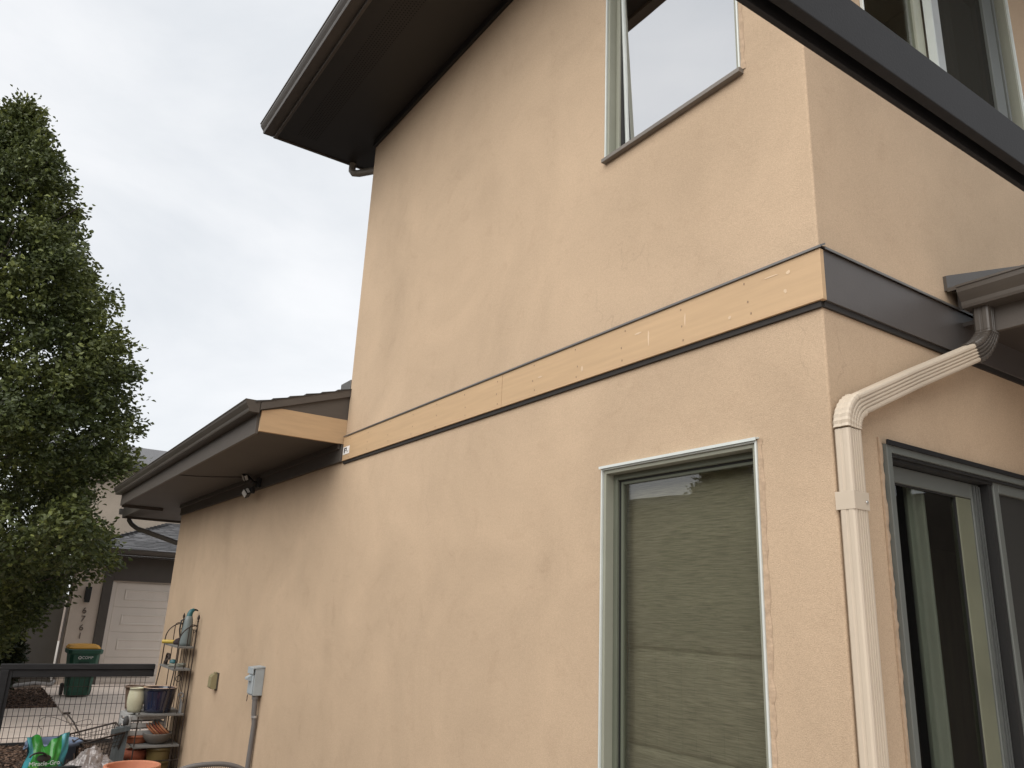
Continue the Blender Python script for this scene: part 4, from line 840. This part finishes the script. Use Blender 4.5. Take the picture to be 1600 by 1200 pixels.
# weathered board and post leaning by the stand
bd = thing('weathered_board', 'weathered blue grey board leaning beside the plant stand', 'board', (-9.45, -.74, 0), R(0))
mb = MB(); mb.box(-.02, .02, -.075, .075, 0, .56, lambda x, y, z: (x, y+.10*z*.3, z)); mb.build('plank', mat('blue_grey_wood', (.10, .115, .12), .85, 0, .3, 5, .4, 40, stretch=(1, 8, 1)), bd, .003)
mb = MB(); mb.box(.021, .05, -.11, .10, .50, .555, lambda x, y, z: (x, y, z+.15*y)); mb.build('cleat', MATS['blue_grey_wood'], bd, .003)
mb = MB(); mb.lathe([(.001, .11), (.02, .10), (.035, .05), (.03, 0), (.001, 0)], 10); o = tag(mb.build('garden_ornament', mat('dark_stone', (.05, .05, .05), .8)), 'small dark stone ornament on top of the leaning board', 'ornament'); o.location = (-9.42, -.70, .575)
# black wire garden cart with hoop rim and handle
ct = thing('garden_cart', 'black wire mesh garden cart with a raised handle', 'cart', (-9.75, -1.00, 0), R(0))
ca_, cb_ = .36, .22
mb = MB(); rim = [(-.36, -.22, .40), (.36, -.20, .38), (.36, .30, .50), (-.36, .30, .52)]
mb.tube([rim[0], rim[1], rim[2], rim[3]], .011, 7, closed=True); bot = [(-.28, -.16, .14), (.28, -.16, .13), (.28, .24, .16), (-.28, .24, .17)]
mb.tube(bot, .009, 6, closed=True)
for a, b in zip(rim, bot): mb.tube([a, b], .009, 6)
mb.build('frame', IRON, ct)
mb = MB()
def lerp(a, b, t): return tuple(a[i]+(b[i]-a[i])*t for i in range(3))
for k in range(4):
    k2 = (k+1) % 4
    for t in np.linspace(0.04, .96, 13): mb.tube([lerp(rim[k], rim[k2], t), lerp(bot[k], bot[k2], t)], .003, 4, False)
    for t in np.linspace(.15, .85, 6): mb.tube([lerp(rim[k], bot[k], t), lerp(rim[k2], bot[k2], t)], .003, 4, False)
mb.build('mesh_side', IRON, ct)
mb = MB(); mb.tube([(-.30, -.10, .40), (-.50, -.17, .52), (-.75, -.24, .60)], .010, 7); mb.tube([(-.74, -.28, .60), (-.76, -.20, .60)], .014, 7); mb.tube([(.36, -.20, .38), (.40, -.24, .43), (.40, -.19, .46), (.36, -.10, .42)], .008, 6); mb.build('handle', IRON, ct)
for s in (-1, 1):
    mb = MB(); mb.tube([(.14, .04+s*.22, .10), (.14, .04+s*.25, .10)], .10, 18); mb.build('wheel', BLK, ct, .006)
mb = MB(); rg = random.Random(8)
for k in range(46):
    x, y = rg.uniform(-.2, .2), rg.uniform(-.12, .12); mb.tube([(x, y, 0), (x+rg.uniform(-.1, .1), y+rg.uniform(-.1, .1), rg.uniform(.1, .22)), (x+rg.uniform(-.2, .2), y+rg.uniform(-.2, .2), rg.uniform(.15, .34))], [.007, .006, .003], 5)
o = tag(mb.build('twig_bundle', mat('dry_twigs', (.11, .07, .05), .9, 0, .4, 12)), 'heap of dry brown twigs between the tub and the sack', 'twigs'); o.location = (-9.08, -1.30, 0); o['kind'] = 'stuff'
mb = MB(); mb.tube([(.22*math.cos(a)*(1+.2*math.sin(2*a)), .30*math.sin(a), .50+.06*math.sin(a*2)) for a in np.linspace(0, 5.2, 24)], .003, 5); mb.tube([(.10, -.27, .47), (.06, -.26, .25), (.0, -.2, .0)], .003, 5)
o = tag(mb.build('wire_loop', IRON), 'thin loop of loose wire rising above the blue tub', 'wire'); o.location = (-10.35, -1.25, 0)
pot('planter_pot', 'large orange terracotta planter rim at the bottom edge', 'pot', (-7.95, -.82, 0), .19, .265, .385, mat('orange_terracotta', (.50, .20, .115), .75, 0, .15, 5, .2, 60), .22, .012, .02)
# patio chair back at the bottom edge
ch = thing('patio_chair', 'grey mesh patio chair with only its curved top rail in view', 'chair', (-4.60, -.93, .045), R(0))
CH = mat('grey_chair_metal', (.16, .15, .145), .5, .2, .1, 8)
mb = MB(); bk = [(0+.05*(1-(t/.24)**2)*0, t, .905-.055*(abs(t)/.26)**2.6) for t in np.linspace(-.26, .26, 21)]
mb.tube(bk, .017, 8); mb.tube([bk[0], (.0, -.27, .6), (.03, -.26, .42)], .015, 8); mb.tube([bk[-1], (.0, .27, .6), (.03, .26, .42)], .015, 8); mb.build('back_frame', CH, ch)
mb = MB()
for t in np.linspace(-.24, .24, 33): mb.tube([(0, t, .895-.055*(abs(t)/.26)**2.6), (.02, t, .44)], .003, 4, False)
for z in np.linspace(.46, .86, 26): mb.tube([(.012, -.255, z), (.012, .255, z)], .003, 4, False)
mb.build('mesh_back', CH, ch)
mb = MB(); mb.box(.02, .48, -.25, .25, .415, .435); mb.build('seat', CH, ch, .008)
for x in (.04, .46):
    for y in (-.24, .24):
        mb = MB(); mb.tube([(x, y, .42), (x+(.03 if x > .2 else -.03), y*1.05, 0)], .013, 8); mb.build('leg', CH, ch)

# ------------------------------------------------------------------ what stands behind the camera (mirrored in the panes)
nh = thing('neighbour_house', 'dark tan neighbouring house across the side yard, mirrored in the window', 'house', (-6, -11.0, 0))
mb = MB(); mb.box(-10, 9, -9, 0, 0, 4.72); mb.build('wall', mat('brown_stucco', (.16, .13, .105), .9, 0, .1, 2), nh)
mb = MB(); mb.prism([(.8, 4.66), (.8, 4.82), (-4.5, 5.9), (-9.8, 4.82), (-9.8, 4.66)], -10.6, 9.6, lambda p, t: (t, p[0], p[1])); mb.build('roof', ROOFING, nh)
yw = thing('yard_fence', 'dark board fence along the far side of the side yard', 'fence', (-4, -7.2, 0))
for k in range(70):
    mb = MB(); mb.box(-9+.28*k, -9+.28*k+.265, -.012, .012, .05, 1.85+.01*((k*7) % 3)); 
    if k == 0: pm = mb.build('board', mat('weathered_cedar', (.12, .085, .06), .85, 0, .25, 4, .3, 40), yw); 
    else:
        o = pm.copy(); COL.objects.link(o); o.parent = yw; o.location = (.28*k, 0, 0)
t2 = tree.copy(); COL.objects.link(t2); t2.location = (-7.6, -8.8, 0); t2['label'] = 'leafy pear tree by the side yard fence, seen only as a reflection'
t2.scale = (.55, .55, .52)
for c in tree.children:
    d = c.copy(); COL.objects.link(d); d.parent = t2
wg = MB(); wg.box(.0, 6.0, 5.6, 5.8, 0, 3.5); wg.build('wall', DTR, house)  # unseen wing wall, added to darken the door's reflection and block sky
for yy in (5.4,):
    mb = MB(); mb.box(2.98, 3.14, yy-.08, yy+.08, 0, 3.5); mb.build('porch_post', BROWN_TRIM, house, .006)
mb = MB(); mb.box(2.98, 3.14, 1.12, 1.28, 0, 3.5); mb.build('porch_post', BROWN_TRIM, house, .006)
